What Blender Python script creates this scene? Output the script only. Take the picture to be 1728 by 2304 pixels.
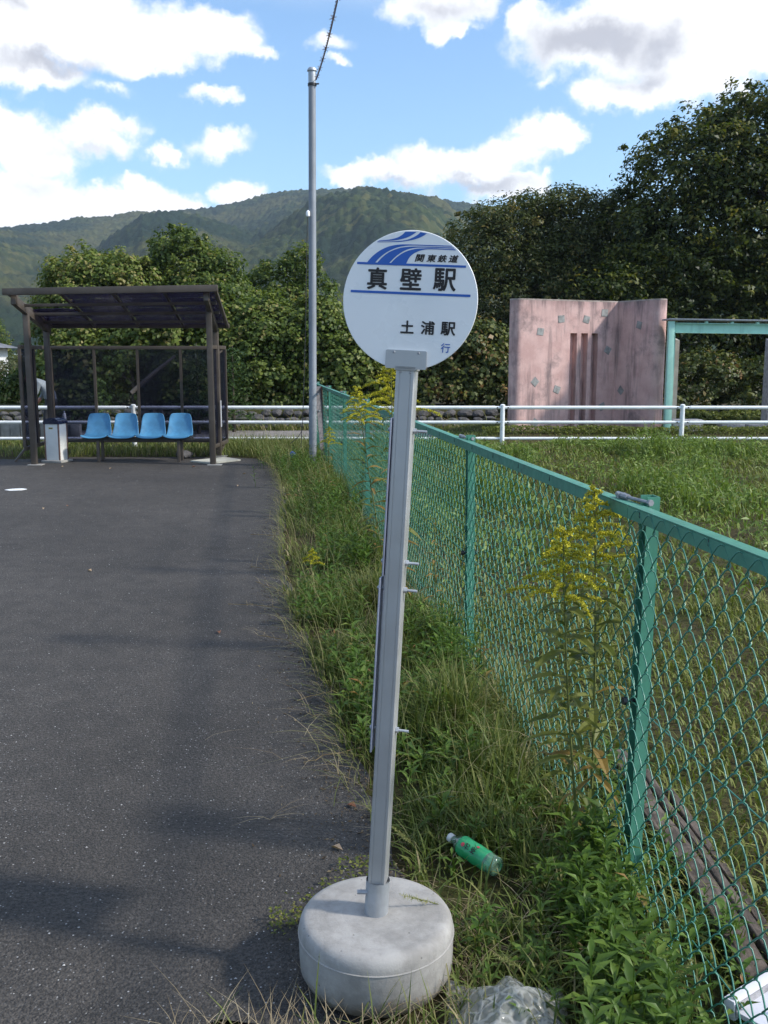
import bpy, bmesh, math, random
import numpy as np
from mathutils import Vector, Matrix

sc = bpy.context.scene
for o in list(bpy.data.objects):
    bpy.data.objects.remove(o)
COL = sc.collection
R = math.radians
rng = np.random.default_rng(7)
random.seed(5)

# ------------------------------------------------------------------ camera
EYE = 1.65
cam_d = bpy.data.cameras.new('camera')
cam_d.sensor_fit = 'VERTICAL'
cam_d.sensor_height = 24.0
cam_d.sensor_width = 18.0
cam_d.lens = 24.0 * 2150 / 2304
cam_d.clip_start = 0.05
cam_d.clip_end = 8000
cam = bpy.data.objects.new('camera', cam_d)
COL.objects.link(cam)
cam.location = (0, 0, EYE)
cam.rotation_euler = (R(90 - 9.194), 0, 0)
sc.camera = cam

# ------------------------------------------------------------------ exposure
sc.view_settings.view_transform = 'Standard'
sc.view_settings.look = 'None'
sc.view_settings.gamma = 1
sc.view_settings.use_curve_mapping = False
sc.view_settings.exposure = 0.58
sc.render.engine = 'CYCLES'
sc.cycles.max_bounces = 8
sc.cycles.transparent_max_bounces = 24
sc.cycles.volume_bounces = 0

# ------------------------------------------------------------------ sun
SUN_EL = R(38)
SX, SY = 0.976, -0.218
SUN = Vector((SX * math.cos(SUN_EL), SY * math.cos(SUN_EL), math.sin(SUN_EL)))
sd = bpy.data.lights.new('sun', 'SUN')
sd.energy = 3.3
sd.angle = R(4.5)
sd.color = (1.0, 0.95, 0.87)
so = bpy.data.objects.new('sun', sd)
COL.objects.link(so)
so.rotation_euler = SUN.to_track_quat('Z', 'Y').to_euler()
so.location = (20, -10, 30)

# ------------------------------------------------------------------ node helper
class NT:
    def __init__(s, nt):
        s.nt = nt
        nt.nodes.clear()
    def n(s, t, ins=None, **kw):
        nd = s.nt.nodes.new(t)
        for k, v in kw.items():
            setattr(nd, k, v)
        if ins:
            for k, v in ins.items():
                sock = nd.inputs[k]
                if isinstance(v, bpy.types.NodeSocket):
                    s.nt.links.new(v, sock)
                else:
                    sock.default_value = v
        return nd
    def link(s, a, b):
        s.nt.links.new(a, b)
    def math(s, op, a, b=0.0, c=0.0, clamp=False):
        nd = s.n('ShaderNodeMath', {0: a, 1: b, 2: c}, operation=op, use_clamp=clamp)
        return nd.outputs[0]
    def vec(s, op, a, b=(0, 0, 0)):
        nd = s.n('ShaderNodeVectorMath', {0: a, 1: b}, operation=op)
        return nd.outputs['Value'] if op in ('LENGTH', 'DOT_PRODUCT') else nd.outputs[0]
    def mix(s, f, a, b, blend='MIX'):
        nd = s.n('ShaderNodeMix', data_type='RGBA', blend_type=blend)
        for i, v in ((0, f), (6, a), (7, b)):
            if isinstance(v, bpy.types.NodeSocket):
                s.nt.links.new(v, nd.inputs[i])
            else:
                nd.inputs[i].default_value = v if i == 0 else (tuple(v) + (1,))[:4]
        return nd.outputs[2]
    def ramp(s, f, stops):
        nd = s.n('ShaderNodeValToRGB', {0: f})
        cr = nd.color_ramp
        while len(cr.elements) < len(stops):
            cr.elements.new(0.5)
        for e, (p, c) in zip(cr.elements, stops):
            e.position = p
            e.color = (tuple(c) + (1,))[:4]
        return nd.outputs[0]
    def sstep(s, v, a, b, o0=0.0, o1=1.0):
        nd = s.n('ShaderNodeMapRange', {0: v, 1: a, 2: b, 3: o0, 4: o1}, interpolation_type='SMOOTHSTEP')
        return nd.outputs[0]
    def noise(s, vec, scale, detail=4, rough=0.55, dist=0.0):
        nd = s.n('ShaderNodeTexNoise', {'Vector': vec, 'Scale': scale, 'Detail': detail, 'Roughness': rough, 'Distortion': dist})
        return nd.outputs[0]

# ------------------------------------------------------------------ sky with clouds (world)
CLOUDS = [(-0.308,0.292,0.089,0.041,1.30),(-0.229,0.283,0.095,0.031,1.30),(-0.170,0.297,0.063,0.029,1.10),(-0.123,0.285,0.030,0.010,0.60),(-0.324,0.255,0.065,0.020,1.10),(-0.268,0.307,0.079,0.021,1.00),(-0.346,0.201,0.050,0.034,1.30),(-0.271,0.202,0.049,0.022,1.10),(-0.252,0.217,0.033,0.014,0.80),(-0.212,0.195,0.022,0.014,1.00),(-0.160,0.205,0.046,0.016,0.75),(-0.158,0.242,0.035,0.009,0.50),(-0.253,0.245,0.033,0.008,0.40),(-0.314,0.188,0.048,0.024,1.10),(-0.342,0.146,0.076,0.038,1.50),(-0.275,0.139,0.081,0.029,1.50),(-0.225,0.145,0.065,0.025,1.30),(-0.236,0.164,0.025,0.012,1.00),(-0.186,0.142,0.026,0.017,1.00),(-0.139,0.158,0.035,0.018,1.20),(0.078,0.183,0.089,0.026,1.30),(0.000,0.177,0.062,0.015,1.00),(0.122,0.196,0.057,0.025,1.20),(0.156,0.214,0.047,0.021,1.10),(0.184,0.211,0.019,0.014,0.70),(0.163,0.174,0.013,0.011,0.60),(0.046,0.191,0.041,0.017,0.90),(0.119,0.163,0.062,0.019,1.10),(0.047,0.321,0.068,0.023,0.95),(0.061,0.301,0.032,0.011,0.70),(0.192,0.289,0.095,0.036,1.30),(0.259,0.297,0.104,0.052,1.50),(0.323,0.291,0.060,0.048,1.50),(0.241,0.243,0.067,0.023,1.20),(0.279,0.259,0.064,0.033,1.20),(0.157,0.261,0.029,0.013,0.60),(0.217,0.244,0.053,0.017,1.00),(0.318,0.236,0.014,0.010,0.55),(-0.050,0.288,0.033,0.013,0.42),(-0.041,0.270,0.018,0.007,0.40),(0.129,0.301,0.025,0.022,0.90)]
GREYS = [(0.188,0.289,0.092,0.027,1.20),(0.253,0.276,0.065,0.029,0.90),(0.151,0.282,0.046,0.022,0.80),(0.244,0.254,0.043,0.019,0.80),(-0.301,0.261,0.079,0.015,1.00),(-0.320,0.303,0.041,0.017,0.60),(0.056,0.318,0.064,0.021,0.70),(0.087,0.163,0.085,0.014,1.10),(-0.333,0.159,0.043,0.016,0.40),(0.014,0.169,0.046,0.009,0.80),(-0.274,0.190,0.083,0.010,0.50)]

def build_world():
    w = bpy.data.worlds.new('World')
    sc.world = w
    w.use_nodes = True
    t = NT(w.node_tree)
    sky = t.n('ShaderNodeTexSky', sky_type='NISHITA', sun_disc=False, sun_elevation=SUN_EL,
              sun_rotation=math.atan2(SX, SY), altitude=60, air_density=1.0, dust_density=1.2, ozone_density=1.0)
    tc = t.n('ShaderNodeTexCoord')
    d = t.vec('NORMALIZE', tc.outputs['Generated'])
    sep = t.n('ShaderNodeSeparateXYZ', {0: d})
    dx, dy, dz = sep.outputs
    front = t.math('GREATER_THAN', dy, 0.0)
    n1 = t.noise(t.vec('MULTIPLY', d, (1, 1, 1.7)), 11.0, 9, 0.6, 0.2)
    n2 = t.noise(d, 46.0, 6, 0.62)
    nn = t.math('ADD', t.math('MULTIPLY', n1, 0.62), t.math('MULTIPLY', n2, 0.38))
    nc = t.math('SUBTRACT', nn, 0.5)
    # direction warped by noise, so that the cloud outlines billow
    warp = t.n('ShaderNodeTexNoise', {'Vector': d, 'Scale': 22.0, 'Detail': 5.0, 'Roughness': 0.6})
    wv = t.vec('MULTIPLY', t.vec('SUBTRACT', warp.outputs['Color'], (0.5, 0.5, 0.5)), (0.075, 0.0, 0.055))
    dw = t.vec('ADD', d, wv)
    def blobs(lst):
        acc = None
        for cx, cz, rx, rz, wgt in lst:
            q = t.vec('MULTIPLY', t.vec('SUBTRACT', dw, (cx, 0, cz)), (1 / rx, 0, 1 / rz))
            f = t.math('MULTIPLY_ADD', t.vec('LENGTH', q), -wgt, wgt, clamp=False)
            acc = f if acc is None else t.n('ShaderNodeMath', {0: acc, 1: f, 2: 0.25}, operation='SMOOTH_MAX').outputs[0]
        return t.math('MULTIPLY', t.math('MAXIMUM', acc, 0.0), front)
    cl = blobs(CLOUDS)
    a_in = t.sstep(t.math('ADD', cl, t.math('MULTIPLY', nc, t.math('MINIMUM', t.math('MULTIPLY', cl, 6.0), 1.7))), 0.03, 0.55)
    # everywhere else in the sky: scattered fair-weather cloud of the same kind
    inside = t.math('MULTIPLY', t.math('MULTIPLY', t.sstep(t.math('ABSOLUTE', dx), 0.38, 0.46, 1, 0), t.sstep(dz, 0.31, 0.38, 1, 0)), front)
    g1 = t.noise(t.vec('MULTIPLY', d, (1, 1, 1.8)), 3.2, 9, 0.55, 0.15)
    a_out = t.math('MULTIPLY', t.sstep(g1, 0.5, 0.62), t.math('SUBTRACT', 1.0, inside))
    alpha = t.math('MAXIMUM', a_in, a_out)
    gr = t.sstep(t.math('ADD', blobs(GREYS), t.math('MULTIPLY', nc, 0.9)), 0.0, 0.95)
    thick = t.sstep(t.math('ADD', cl, t.math('MULTIPLY', nc, 1.2)), 0.1, 1.0)
    cw = t.mix(gr, (0.92, 0.92, 0.93), (0.42, 0.425, 0.475))
    cw = t.mix(t.math('MULTIPLY', t.math('SUBTRACT', 1.0, thick), 0.25), cw, (0.66, 0.72, 0.82))
    skyc = t.mix(1.0, sky.outputs[0], (SKY_TINT), 'MULTIPLY')
    bg1 = t.n('ShaderNodeBackground', {0: skyc, 1: 0.135})
    bg2 = t.n('ShaderNodeBackground', {0: cw, 1: 1.0})
    mx = t.n('ShaderNodeMixShader', {0: alpha, 1: bg1.outputs[0], 2: bg2.outputs[0]})
    out = t.n('ShaderNodeOutputWorld', {0: mx.outputs[0]})
SKY_TINT = (0.92, 1.12, 1.27)
build_world()

# ------------------------------------------------------------------ object helpers
ORG = {}
def tag(o, label=None, cat=None, group=None, kind=None):
    if label: o['label'] = label
    if cat: o['category'] = cat
    if group: o['group'] = group
    if kind: o['kind'] = kind
    return o
def thing(name, loc, label, cat, group=None):
    o = bpy.data.objects.new(name, None)
    o.empty_display_size = 0.2
    COL.objects.link(o)
    o.location = loc
    ORG[o] = Vector(loc)
    return tag(o, label, cat, group)
def link_obj(name, me, parent=None, loc=(0, 0, 0)):
    o = bpy.data.objects.new(name, me)
    COL.objects.link(o)
    o.location = loc
    if parent is not None:
        o.parent = parent
        ORG[o] = ORG.get(parent, Vector((0, 0, 0)))
    return o

class MB:
    def __init__(s):
        s.v = []; s.f = []; s.m = []
        s.cur = 0
    def add(s, vs, fs):
        b = len(s.v)
        s.v += [tuple(p) for p in vs]
        s.f += [tuple(i + b for i in f) for f in fs]
        s.m += [s.cur] * len(fs)
        return s
    def box(s, c, size, rz=0.0, M=None, bev=0.0):
        hx, hy, hz = (k / 2 for k in size)
        if bev > 0:
            bm = bmesh.new()
            bmesh.ops.create_cube(bm, size=1)
            bmesh.ops.scale(bm, vec=size, verts=bm.verts)
            bmesh.ops.bevel(bm, geom=list(bm.edges), offset=bev, segments=2, profile=0.6, affect='EDGES')
            bm.verts.index_update()
            vs = [v.co.copy() for v in bm.verts]
            fs = [[v.index for v in f.verts] for f in bm.faces]
            bm.free()
        else:
            vs = [Vector((x, y, z)) for x in (-hx, hx) for y in (-hy, hy) for z in (-hz, hz)]
            fs = [(0, 1, 3, 2), (4, 6, 7, 5), (0, 4, 5, 1), (2, 3, 7, 6), (0, 2, 6, 4), (1, 5, 7, 3)]
        m = Matrix.Translation(c) @ (M.to_4x4() if M is not None else Matrix.Rotation(rz, 4, 'Z'))
        return s.add([m @ v for v in vs], fs)
    def bar(s, a, b, w, h, up=(0, 0, 1), bev=0.0):
        a = Vector(a); b = Vector(b)
        y = (b - a).normalized()
        x = y.cross(Vector(up)).normalized()
        z = x.cross(y)
        M = Matrix((x, y, z)).transposed()
        return s.box((a + b) / 2, (w, (b - a).length, h), M=M, bev=bev)
    def tube(s, pts, rad, n=8, cap=True):
        pts = [Vector(p) for p in pts]
        if not hasattr(rad, '__len__'):
            rad = [rad] * len(pts)
        rings = []
        d = (pts[1] - pts[0]).normalized()
        ref = Vector((0, 0, 1)) if abs(d.z) < 0.9 else Vector((1, 0, 0))
        x = d.cross(ref).normalized()
        vs = []
        for i, p in enumerate(pts):
            d = (pts[min(i + 1, len(pts) - 1)] - pts[max(i - 1, 0)]).normalized()
            x = (x - d * x.dot(d)).normalized()
            y = d.cross(x)
            for k in range(n):
                a = 2 * math.pi * k / n
                vs.append(p + (x * math.cos(a) + y * math.sin(a)) * rad[i])
        fs = []
        for i in range(len(pts) - 1):
            for k in range(n):
                k2 = (k + 1) % n
                fs.append((i * n + k, i * n + k2, (i + 1) * n + k2, (i + 1) * n + k))
        if cap:
            fs.append(tuple(range(n - 1, -1, -1)))
            fs.append(tuple((len(pts) - 1) * n + k for k in range(n)))
        return s.add(vs, fs)
    def lathe(s, prof, n=32, c=(0, 0, 0), M=None, wob=None):
        vs = []; fs = []
        M = M.to_4x4() if M is not None else Matrix.Identity(4)
        M = Matrix.Translation(c) @ M
        for (r, z) in prof:
            for k in range(n):
                a = 2 * math.pi * k / n
                vs.append(M @ Vector((r * math.cos(a), r * math.sin(a), z)))
        for i in range(len(prof) - 1):
            for k in range(n):
                k2 = (k + 1) % n
                fs.append((i * n + k, i * n + k2, (i + 1) * n + k2, (i + 1) * n + k))
        fs.append(tuple(range(n - 1, -1, -1)))
        fs.append(tuple((len(prof) - 1) * n + k for k in range(n)))
        return s.add(vs, fs)
    def prism(s, poly, z0, z1, bottom=True, top=True):
        n = len(poly)
        vs = [(x, y, z0) for x, y in poly] + [(x, y, z1) for x, y in poly]
        fs = [(i, (i + 1) % n, n + (i + 1) % n, n + i) for i in range(n)]
        if bottom: fs.append(tuple(range(n - 1, -1, -1)))
        if top: fs.append(tuple(n + i for i in range(n)))
        return s.add(vs, fs)
    def build(s, name, mat, parent=None, smooth=None, world=True, loc=None):
        me = bpy.data.meshes.new(name)
        off = ORG.get(parent, Vector((0, 0, 0))) if (parent is not None and world) else Vector((0, 0, 0))
        l = Vector(loc) if loc is not None else Vector((0, 0, 0))
        me.from_pydata([tuple(Vector(v) - off - (l if world else Vector((0, 0, 0)))) for v in s.v], [], s.f)
        for m in (mat if isinstance(mat, (list, tuple)) else [mat]):
            me.materials.append(m)
        if len(me.materials) > 1:
            me.polygons.foreach_set('material_index', s.m)
        bm = bmesh.new(); bm.from_mesh(me)
        bmesh.ops.recalc_face_normals(bm, faces=bm.faces)
        bm.to_mesh(me); bm.free()
        if smooth is not None:
            me.polygons.foreach_set('use_smooth', [True] * len(me.polygons))
            me.set_sharp_from_angle(angle=R(smooth))
        me.update()
        return link_obj(name, me, parent, l)

def np_obj(name, V, quads=None, tris=None, mat=None, rnd=None, parent=None, smooth=False, off=None):
    me = bpy.data.meshes.new(name)
    V = np.asarray(V, dtype=np.float32)
    if parent is not None:
        V = V - np.array(ORG[parent], dtype=np.float32)
    nq = 0 if quads is None else len(quads)
    nt = 0 if tris is None else len(tris)
    me.vertices.add(len(V))
    me.vertices.foreach_set('co', V.ravel())
    idx = []
    if nq: idx.append(np.asarray(quads, dtype=np.int32).ravel())
    if nt: idx.append(np.asarray(tris, dtype=np.int32).ravel())
    idx = np.concatenate(idx)
    me.loops.add(len(idx))
    me.loops.foreach_set('vertex_index', idx)
    me.polygons.add(nq + nt)
    st = np.concatenate([np.arange(nq) * 4, nq * 4 + np.arange(nt) * 3]).astype(np.int32)
    me.polygons.foreach_set('loop_start', st)
    if smooth:
        me.polygons.foreach_set('use_smooth', np.ones(nq + nt, dtype=bool))
    me.update(calc_edges=True)
    if rnd is not None:
        at = me.attributes.new('rnd', 'FLOAT', 'POINT')
        at.data.foreach_set('value', np.asarray(rnd, dtype=np.float32))
    if mat is not None:
        me.materials.append(mat)
    return link_obj(name, me, parent)

# ------------------------------------------------------------------ materials
def pm(name, col, rough=0.6, metal=0.0, var=0.12, scale=6.0, bump=0.0, bscale=60.0, spec=0.5, streak=None, dirt=None):
    m = bpy.data.materials.new(name)
    m.use_nodes = True
    t = NT(m.node_tree)
    tc = t.n('ShaderNodeTexCoord')
    v = tc.outputs['Object']
    n = t.noise(v, scale, 5, 0.6)
    lo = tuple(c * (1 - var) for c in col); hi = tuple(min(1, c * (1 + var)) for c in col)
    c = t.mix(t.sstep(n, 0.3, 0.7), lo, hi)
    if dirt:
        dn = t.noise(v, dirt[1], 6, 0.65)
        c = t.mix(t.math('MULTIPLY', t.sstep(dn, 0.52, 0.72), dirt[2]), c, dirt[0])
    if streak:
        sv = t.vec('MULTIPLY', v, (1, 1, 0.08))
        sn = t.noise(sv, streak[1], 5, 0.6)
        c = t.mix(t.math('MULTIPLY', t.sstep(sn, 0.5, 0.75), streak[2]), c, streak[0])
    rn = t.sstep(t.noise(v, scale * 3, 4), 0.3, 0.7, max(rough - 0.08, 0.02), min(rough + 0.08, 1))
    b = t.n('ShaderNodeBsdfPrincipled', {'Base Color': c, 'Roughness': rn, 'Metallic': metal, 'Specular IOR Level': spec})
    if bump:
        bn = t.noise(v, bscale, 4, 0.6)
        bp = t.n('ShaderNodeBump', {'Strength': bump, 'Distance': 0.01, 'Height': bn})
        t.link(bp.outputs[0], b.inputs['Normal'])
    t.n('ShaderNodeOutputMaterial', {0: b.outputs[0]})
    return m

def leafmat(name, stops, trans=0.25, rough=0.5, tcol=1.6, spec=0.3):
    m = bpy.data.materials.new(name)
    m.use_nodes = True
    t = NT(m.node_tree)
    at = t.n('ShaderNodeAttribute', attribute_name='rnd')
    c = t.ramp(at.outputs['Fac'], stops)
    b = t.n('ShaderNodeBsdfPrincipled', {'Base Color': c, 'Roughness': rough, 'Specular IOR Level': spec})
    tr = t.n('ShaderNodeBsdfTranslucent', {0: t.mix(1.0, c, (tcol, tcol * 1.05, tcol * 0.6), 'MULTIPLY')})
    mx = t.n('ShaderNodeMixShader', {0: trans, 1: b.outputs[0], 2: tr.outputs[0]})
    t.n('ShaderNodeOutputMaterial', {0: mx.outputs[0]})
    return m

def glassmat(name, tint, gloss=0.12, diff=(0.05, 0.05, 0.06), dmix=0.15, rough=0.08):
    m = bpy.data.materials.new(name)
    m.use_nodes = True
    t = NT(m.node_tree)
    tc = t.n('ShaderNodeTexCoord')
    n = t.noise(tc.outputs['Object'], 2.5, 5, 0.6)
    tp = t.n('ShaderNodeBsdfTransparent', {0: tuple(tint) + (1,)})
    df = t.n('ShaderNodeBsdfDiffuse', {0: tuple(diff) + (1,)})
    gl = t.n('ShaderNodeBsdfGlossy', {0: (0.8, 0.8, 0.85, 1), 1: rough})
    a = t.n('ShaderNodeMixShader', {0: t.sstep(n, 0.3, 0.75, dmix * 0.5, dmix * 1.5), 1: tp.outputs[0], 2: df.outputs[0]})
    fr = t.n('ShaderNodeFresnel', {0: 1.45})
    b = t.n('ShaderNodeMixShader', {0: t.math('MULTIPLY', fr.outputs[0], gloss * 8, clamp=True), 1: a.outputs[0], 2: gl.outputs[0]})
    t.n('ShaderNodeOutputMaterial', {0: b.outputs[0]})
    return m

def asphalt_mat():
    m = bpy.data.materials.new('asphalt')
    m.use_nodes = True
    t = NT(m.node_tree)
    v = t.n('ShaderNodeTexCoord').outputs['Object']
    big = t.noise(v, 0.55, 5, 0.6)
    c = t.mix(t.sstep(big, 0.3, 0.7), (0.066, 0.0575, 0.0500), (0.112, 0.0985, 0.0870))
    big2 = t.noise(t.vec('MULTIPLY', v, (1.0, 0.45, 1.0)), 0.9, 6, 0.7, 0.6)
    c = t.mix(t.sstep(big2, 0.5, 0.68, 0, 0.45), c, (0.030, 0.028, 0.026))
    med = t.noise(v, 7.0, 5, 0.65)
    c = t.mix(t.sstep(med, 0.35, 0.75, 0.0, 0.5), c, (0.021, 0.0205, 0.020))
    fine = t.noise(v, 190.0, 3, 0.7)
    gr = t.noise(v, 75.0, 4, 0.75)
    c = t.mix(t.sstep(gr, 0.38, 0.62, 0.75, 0.0), c, (0.011, 0.0105, 0.010))
    c = t.mix(t.sstep(gr, 0.55, 0.75, 0.0, 0.6), c, (0.095, 0.09, 0.085))
    c = t.mix(t.sstep(fine, 0.5, 0.75, 0, 0.75), c, (0.105, 0.099, 0.092))
    v1 = t.n('ShaderNodeTexVoronoi', {'Vector': v, 'Scale': 95.0})
    sp = t.n('ShaderNodeSeparateColor', {0: v1.outputs['Color']})
    on = t.math('MULTIPLY', t.math('GREATER_THAN', sp.outputs[0], 0.86), t.sstep(v1.outputs['Distance'], 0.14, 0.34, 1, 0))
    c = t.mix(t.math('MULTIPLY', on, t.math('MULTIPLY_ADD', sp.outputs[1], 0.8, 0.2)), c, (0.42, 0.41, 0.40))
    v2 = t.n('ShaderNodeTexVoronoi', {'Vector': v, 'Scale': 38.0})
    s2 = t.n('ShaderNodeSeparateColor', {0: v2.outputs['Color']})
    on2 = t.math('MULTIPLY', t.math('GREATER_THAN', s2.outputs[0], 0.97), t.sstep(v2.outputs['Distance'], 0.08, 0.18, 1, 0))
    c = t.mix(t.math('MULTIPLY', on2, s2.outputs[1]), c, (0.5, 0.49, 0.47))
    v3 = t.n('ShaderNodeTexVoronoi', {'Vector': v, 'Scale': 140.0})
    h = t.math('ADD', t.math('MULTIPLY', v3.outputs['Distance'], -1.0), t.math('MULTIPLY', fine, 0.6))
    bp = t.n('ShaderNodeBump', {'Strength': 0.9, 'Distance': 0.005, 'Height': h})
    b = t.n('ShaderNodeBsdfPrincipled', {'Base Color': c, 'Roughness': 0.78, 'Specular IOR Level': 0.35, 'Normal': bp.outputs[0]})
    t.n('ShaderNodeOutputMaterial', {0: b.outputs[0]})
    return m

def ground_mat():
    m = bpy.data.materials.new('soil_and_turf')
    m.use_nodes = True
    t = NT(m.node_tree)
    v = t.n('ShaderNodeTexCoord').outputs['Object']
    a = t.noise(v, 0.8, 6, 0.6)
    b_ = t.noise(v, 30, 5, 0.7)
    c = t.mix(t.sstep(a, 0.35, 0.65), (0.055, 0.062, 0.018), (0.075, 0.06, 0.03))
    c = t.mix(t.sstep(b_, 0.4, 0.7, 0, 0.7), c, (0.035, 0.03, 0.018))
    bp = t.n('ShaderNodeBump', {'Strength': 0.7, 'Distance': 0.03, 'Height': b_})
    b = t.n('ShaderNodeBsdfPrincipled', {'Base Color': c, 'Roughness': 0.95, 'Specular IOR Level': 0.1, 'Normal': bp.outputs[0]})
    t.n('ShaderNodeOutputMaterial', {0: b.outputs[0]})
    return m

def forest_mat():
    m = bpy.data.materials.new('forest_canopy')
    m.use_nodes = True
    t = NT(m.node_tree)
    v = t.n('ShaderNodeTexCoord').outputs['Object']
    vo = t.n('ShaderNodeTexVoronoi', {'Vector': v, 'Scale': 0.16})
    s = t.n('ShaderNodeSeparateColor', {0: vo.outputs['Color']})
    c = t.ramp(s.outputs[0], [(0.0, (0.010, 0.021, 0.012)), (0.45, (0.024, 0.041, 0.014)), (0.8, (0.046, 0.062, 0.020)), (1.0, (0.082, 0.082, 0.028))])
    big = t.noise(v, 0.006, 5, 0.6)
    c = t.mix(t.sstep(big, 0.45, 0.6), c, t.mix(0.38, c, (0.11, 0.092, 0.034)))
    cloud_shade = t.noise(v, 0.009, 4, 0.5)
    c = t.mix(t.sstep(cloud_shade, 0.50, 0.58, 0, 0.85), c, (0.010, 0.024, 0.013))  # cloud shadows on the slopes, painted as dark patches in the canopy colour
    fn = t.noise(v, 0.9, 4, 0.7)
    bp = t.n('ShaderNodeBump', {'Strength': 0.8, 'Distance': 1.5, 'Height': fn})
    b = t.n('ShaderNodeBsdfPrincipled', {'Base Color': c, 'Roughness': 0.9, 'Specular IOR Level': 0.1, 'Normal': bp.outputs[0]})
    t.n('ShaderNodeOutputMaterial', {0: b.outputs[0]})
    return m

def pink_mat():
    m = bpy.data.materials.new('stained_pink_render')
    m.use_nodes = True
    t = NT(m.node_tree)
    v = t.n('ShaderNodeTexCoord').outputs['Object']
    n = t.noise(v, 3.0, 6, 0.6)
    c = t.mix(t.sstep(n, 0.3, 0.7), (0.53, 0.335, 0.305), (0.68, 0.46, 0.42))
    st = t.noise(t.vec('MULTIPLY', v, (1, 1, 0.12)), 5.0, 7, 0.65)
    c = t.mix(t.sstep(st, 0.47, 0.72, 0, 0.78), c, (0.13, 0.105, 0.11))
    bl = t.noise(v, 1.4, 6, 0.7)
    c = t.mix(t.sstep(bl, 0.51, 0.72, 0, 0.72), c, (0.14, 0.115, 0.12))
    z = t.n('ShaderNodeSeparateXYZ', {0: v}).outputs[2]
    e = t.math('ADD', t.math('SUBTRACT', z, 2.75), t.math('MULTIPLY', st, 1.3))
    c = t.mix(t.sstep(e, 0.30, 0.95, 0, 0.75), c, (0.09, 0.075, 0.08))
    fine = t.noise(v, 55, 4, 0.6)
    bp = t.n('ShaderNodeBump', {'Strength': 0.3, 'Distance': 0.01, 'Height': fine})
    b = t.n('ShaderNodeBsdfPrincipled', {'Base Color': c, 'Roughness': 0.9, 'Specular IOR Level': 0.2, 'Normal': bp.outputs[0]})
    t.n('ShaderNodeOutputMaterial', {0: b.outputs[0]})
    return m

def concrete_mat():
    m = bpy.data.materials.new('cast_concrete')
    m.use_nodes = True
    t = NT(m.node_tree)
    v = t.n('ShaderNodeTexCoord').outputs['Object']
    n = t.noise(v, 9.0, 7, 0.65)
    c = t.mix(t.sstep(n, 0.3, 0.7), (0.26, 0.245, 0.225), (0.41, 0.39, 0.365))
    r = t.vec('LENGTH', t.vec('MULTIPLY', v, (1, 1, 0)))
    w = t.noise(t.n('ShaderNodeCombineXYZ', {0: t.math('MULTIPLY', r, 40.0), 1: t.math('MULTIPLY', n, 2.0)}).outputs[0], 1.0, 3, 0.5)
    c = t.mix(t.sstep(w, 0.5, 0.75, 0, 0.35), c, (0.17, 0.165, 0.16))
    st = t.noise(t.vec('MULTIPLY', v, (1, 1, 0.15)), 26.0, 5, 0.6)
    c = t.mix(t.sstep(st, 0.56, 0.74, 0, 0.4), c, (0.22, 0.205, 0.19))
    zz = t.n('ShaderNodeSeparateXYZ', {0: v}).outputs[2]
    mud = t.sstep(t.math('SUBTRACT', t.math('MULTIPLY', t.noise(v, 14, 5, 0.7), 0.16), zz), 0.0, 0.05, 0, 0.7)
    c = t.mix(mud, c, (0.13, 0.105, 0.075))
    vo = t.n('ShaderNodeTexVoronoi', {'Vector': v, 'Scale': 70.0})
    s = t.n('ShaderNodeSeparateColor', {0: vo.outputs['Color']})
    pit = t.math('MULTIPLY', t.math('GREATER_THAN', s.outputs[0], 0.94), t.sstep(vo.outputs['Distance'], 0.1, 0.25, 1, 0))
    c = t.mix(t.math('MULTIPLY', pit, 0.7), c, (0.12, 0.11, 0.10))
    fine = t.noise(v, 160, 4, 0.6)
    h = t.math('SUBTRACT', fine, t.math('MULTIPLY', pit, 2.0))
    bp = t.n('ShaderNodeBump', {'Strength': 0.25, 'Distance': 0.004, 'Height': h})
    b = t.n('ShaderNodeBsdfPrincipled', {'Base Color': c, 'Roughness': 0.85, 'Specular IOR Level': 0.3, 'Normal': bp.outputs[0]})
    t.n('ShaderNodeOutputMaterial', {0: b.outputs[0]})
    return m

M = {}
M['asphalt'] = asphalt_mat()
M['ground'] = ground_mat()
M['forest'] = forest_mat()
M['pink'] = pink_mat()
M['concrete'] = concrete_mat()
M['path'] = pm('path_paving', (0.21, 0.19, 0.18), 0.9, var=0.2, bump=0.3)
M['kerbstone'] = pm('grey_kerb_concrete', (0.27, 0.26, 0.24), 0.9, var=0.2, streak=((0.12, 0.11, 0.10), 6, 0.5))
M['green_paint'] = pm('green_fence_paint', (0.068, 0.240, 0.164), 0.42, var=0.1, scale=12, dirt=((0.05, 0.10, 0.08), 9, 0.5))
M['green_pvc'] = pm('green_wire_coating', (0.040, 0.185, 0.130), 0.36, var=0.08, scale=20)
M['teal_paint'] = pm('pale_teal_steel_paint', (0.34, 0.61, 0.51), 0.5, var=0.08, scale=5, streak=((0.15, 0.3, 0.26), 8, 0.4))
M['galv'] = pm('galvanised_steel', (0.42, 0.44, 0.46), 0.5, metal=0.55, var=0.12, scale=14, streak=((0.30, 0.31, 0.33), 20, 0.5))
M['zinc'] = pm('dull_zinc', (0.30, 0.31, 0.33), 0.55, metal=0.4, var=0.15, scale=25)
M['alu'] = pm('brushed_aluminium', (0.50, 0.50, 0.50), 0.42, metal=0.55, var=0.06, scale=4, streak=((0.44, 0.43, 0.41), 30, 0.6))
M['pole_grey'] = pm('weathered_grey_pole_paint', (0.25, 0.27, 0.30), 0.6, metal=0.2, var=0.1, scale=3, streak=((0.18, 0.19, 0.21), 10, 0.5))
M['white_enamel'] = pm('white_enamel', (0.86, 0.86, 0.855), 0.3, var=0.015, scale=3, dirt=((0.74, 0.73, 0.70), 5, 0.2))
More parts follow.
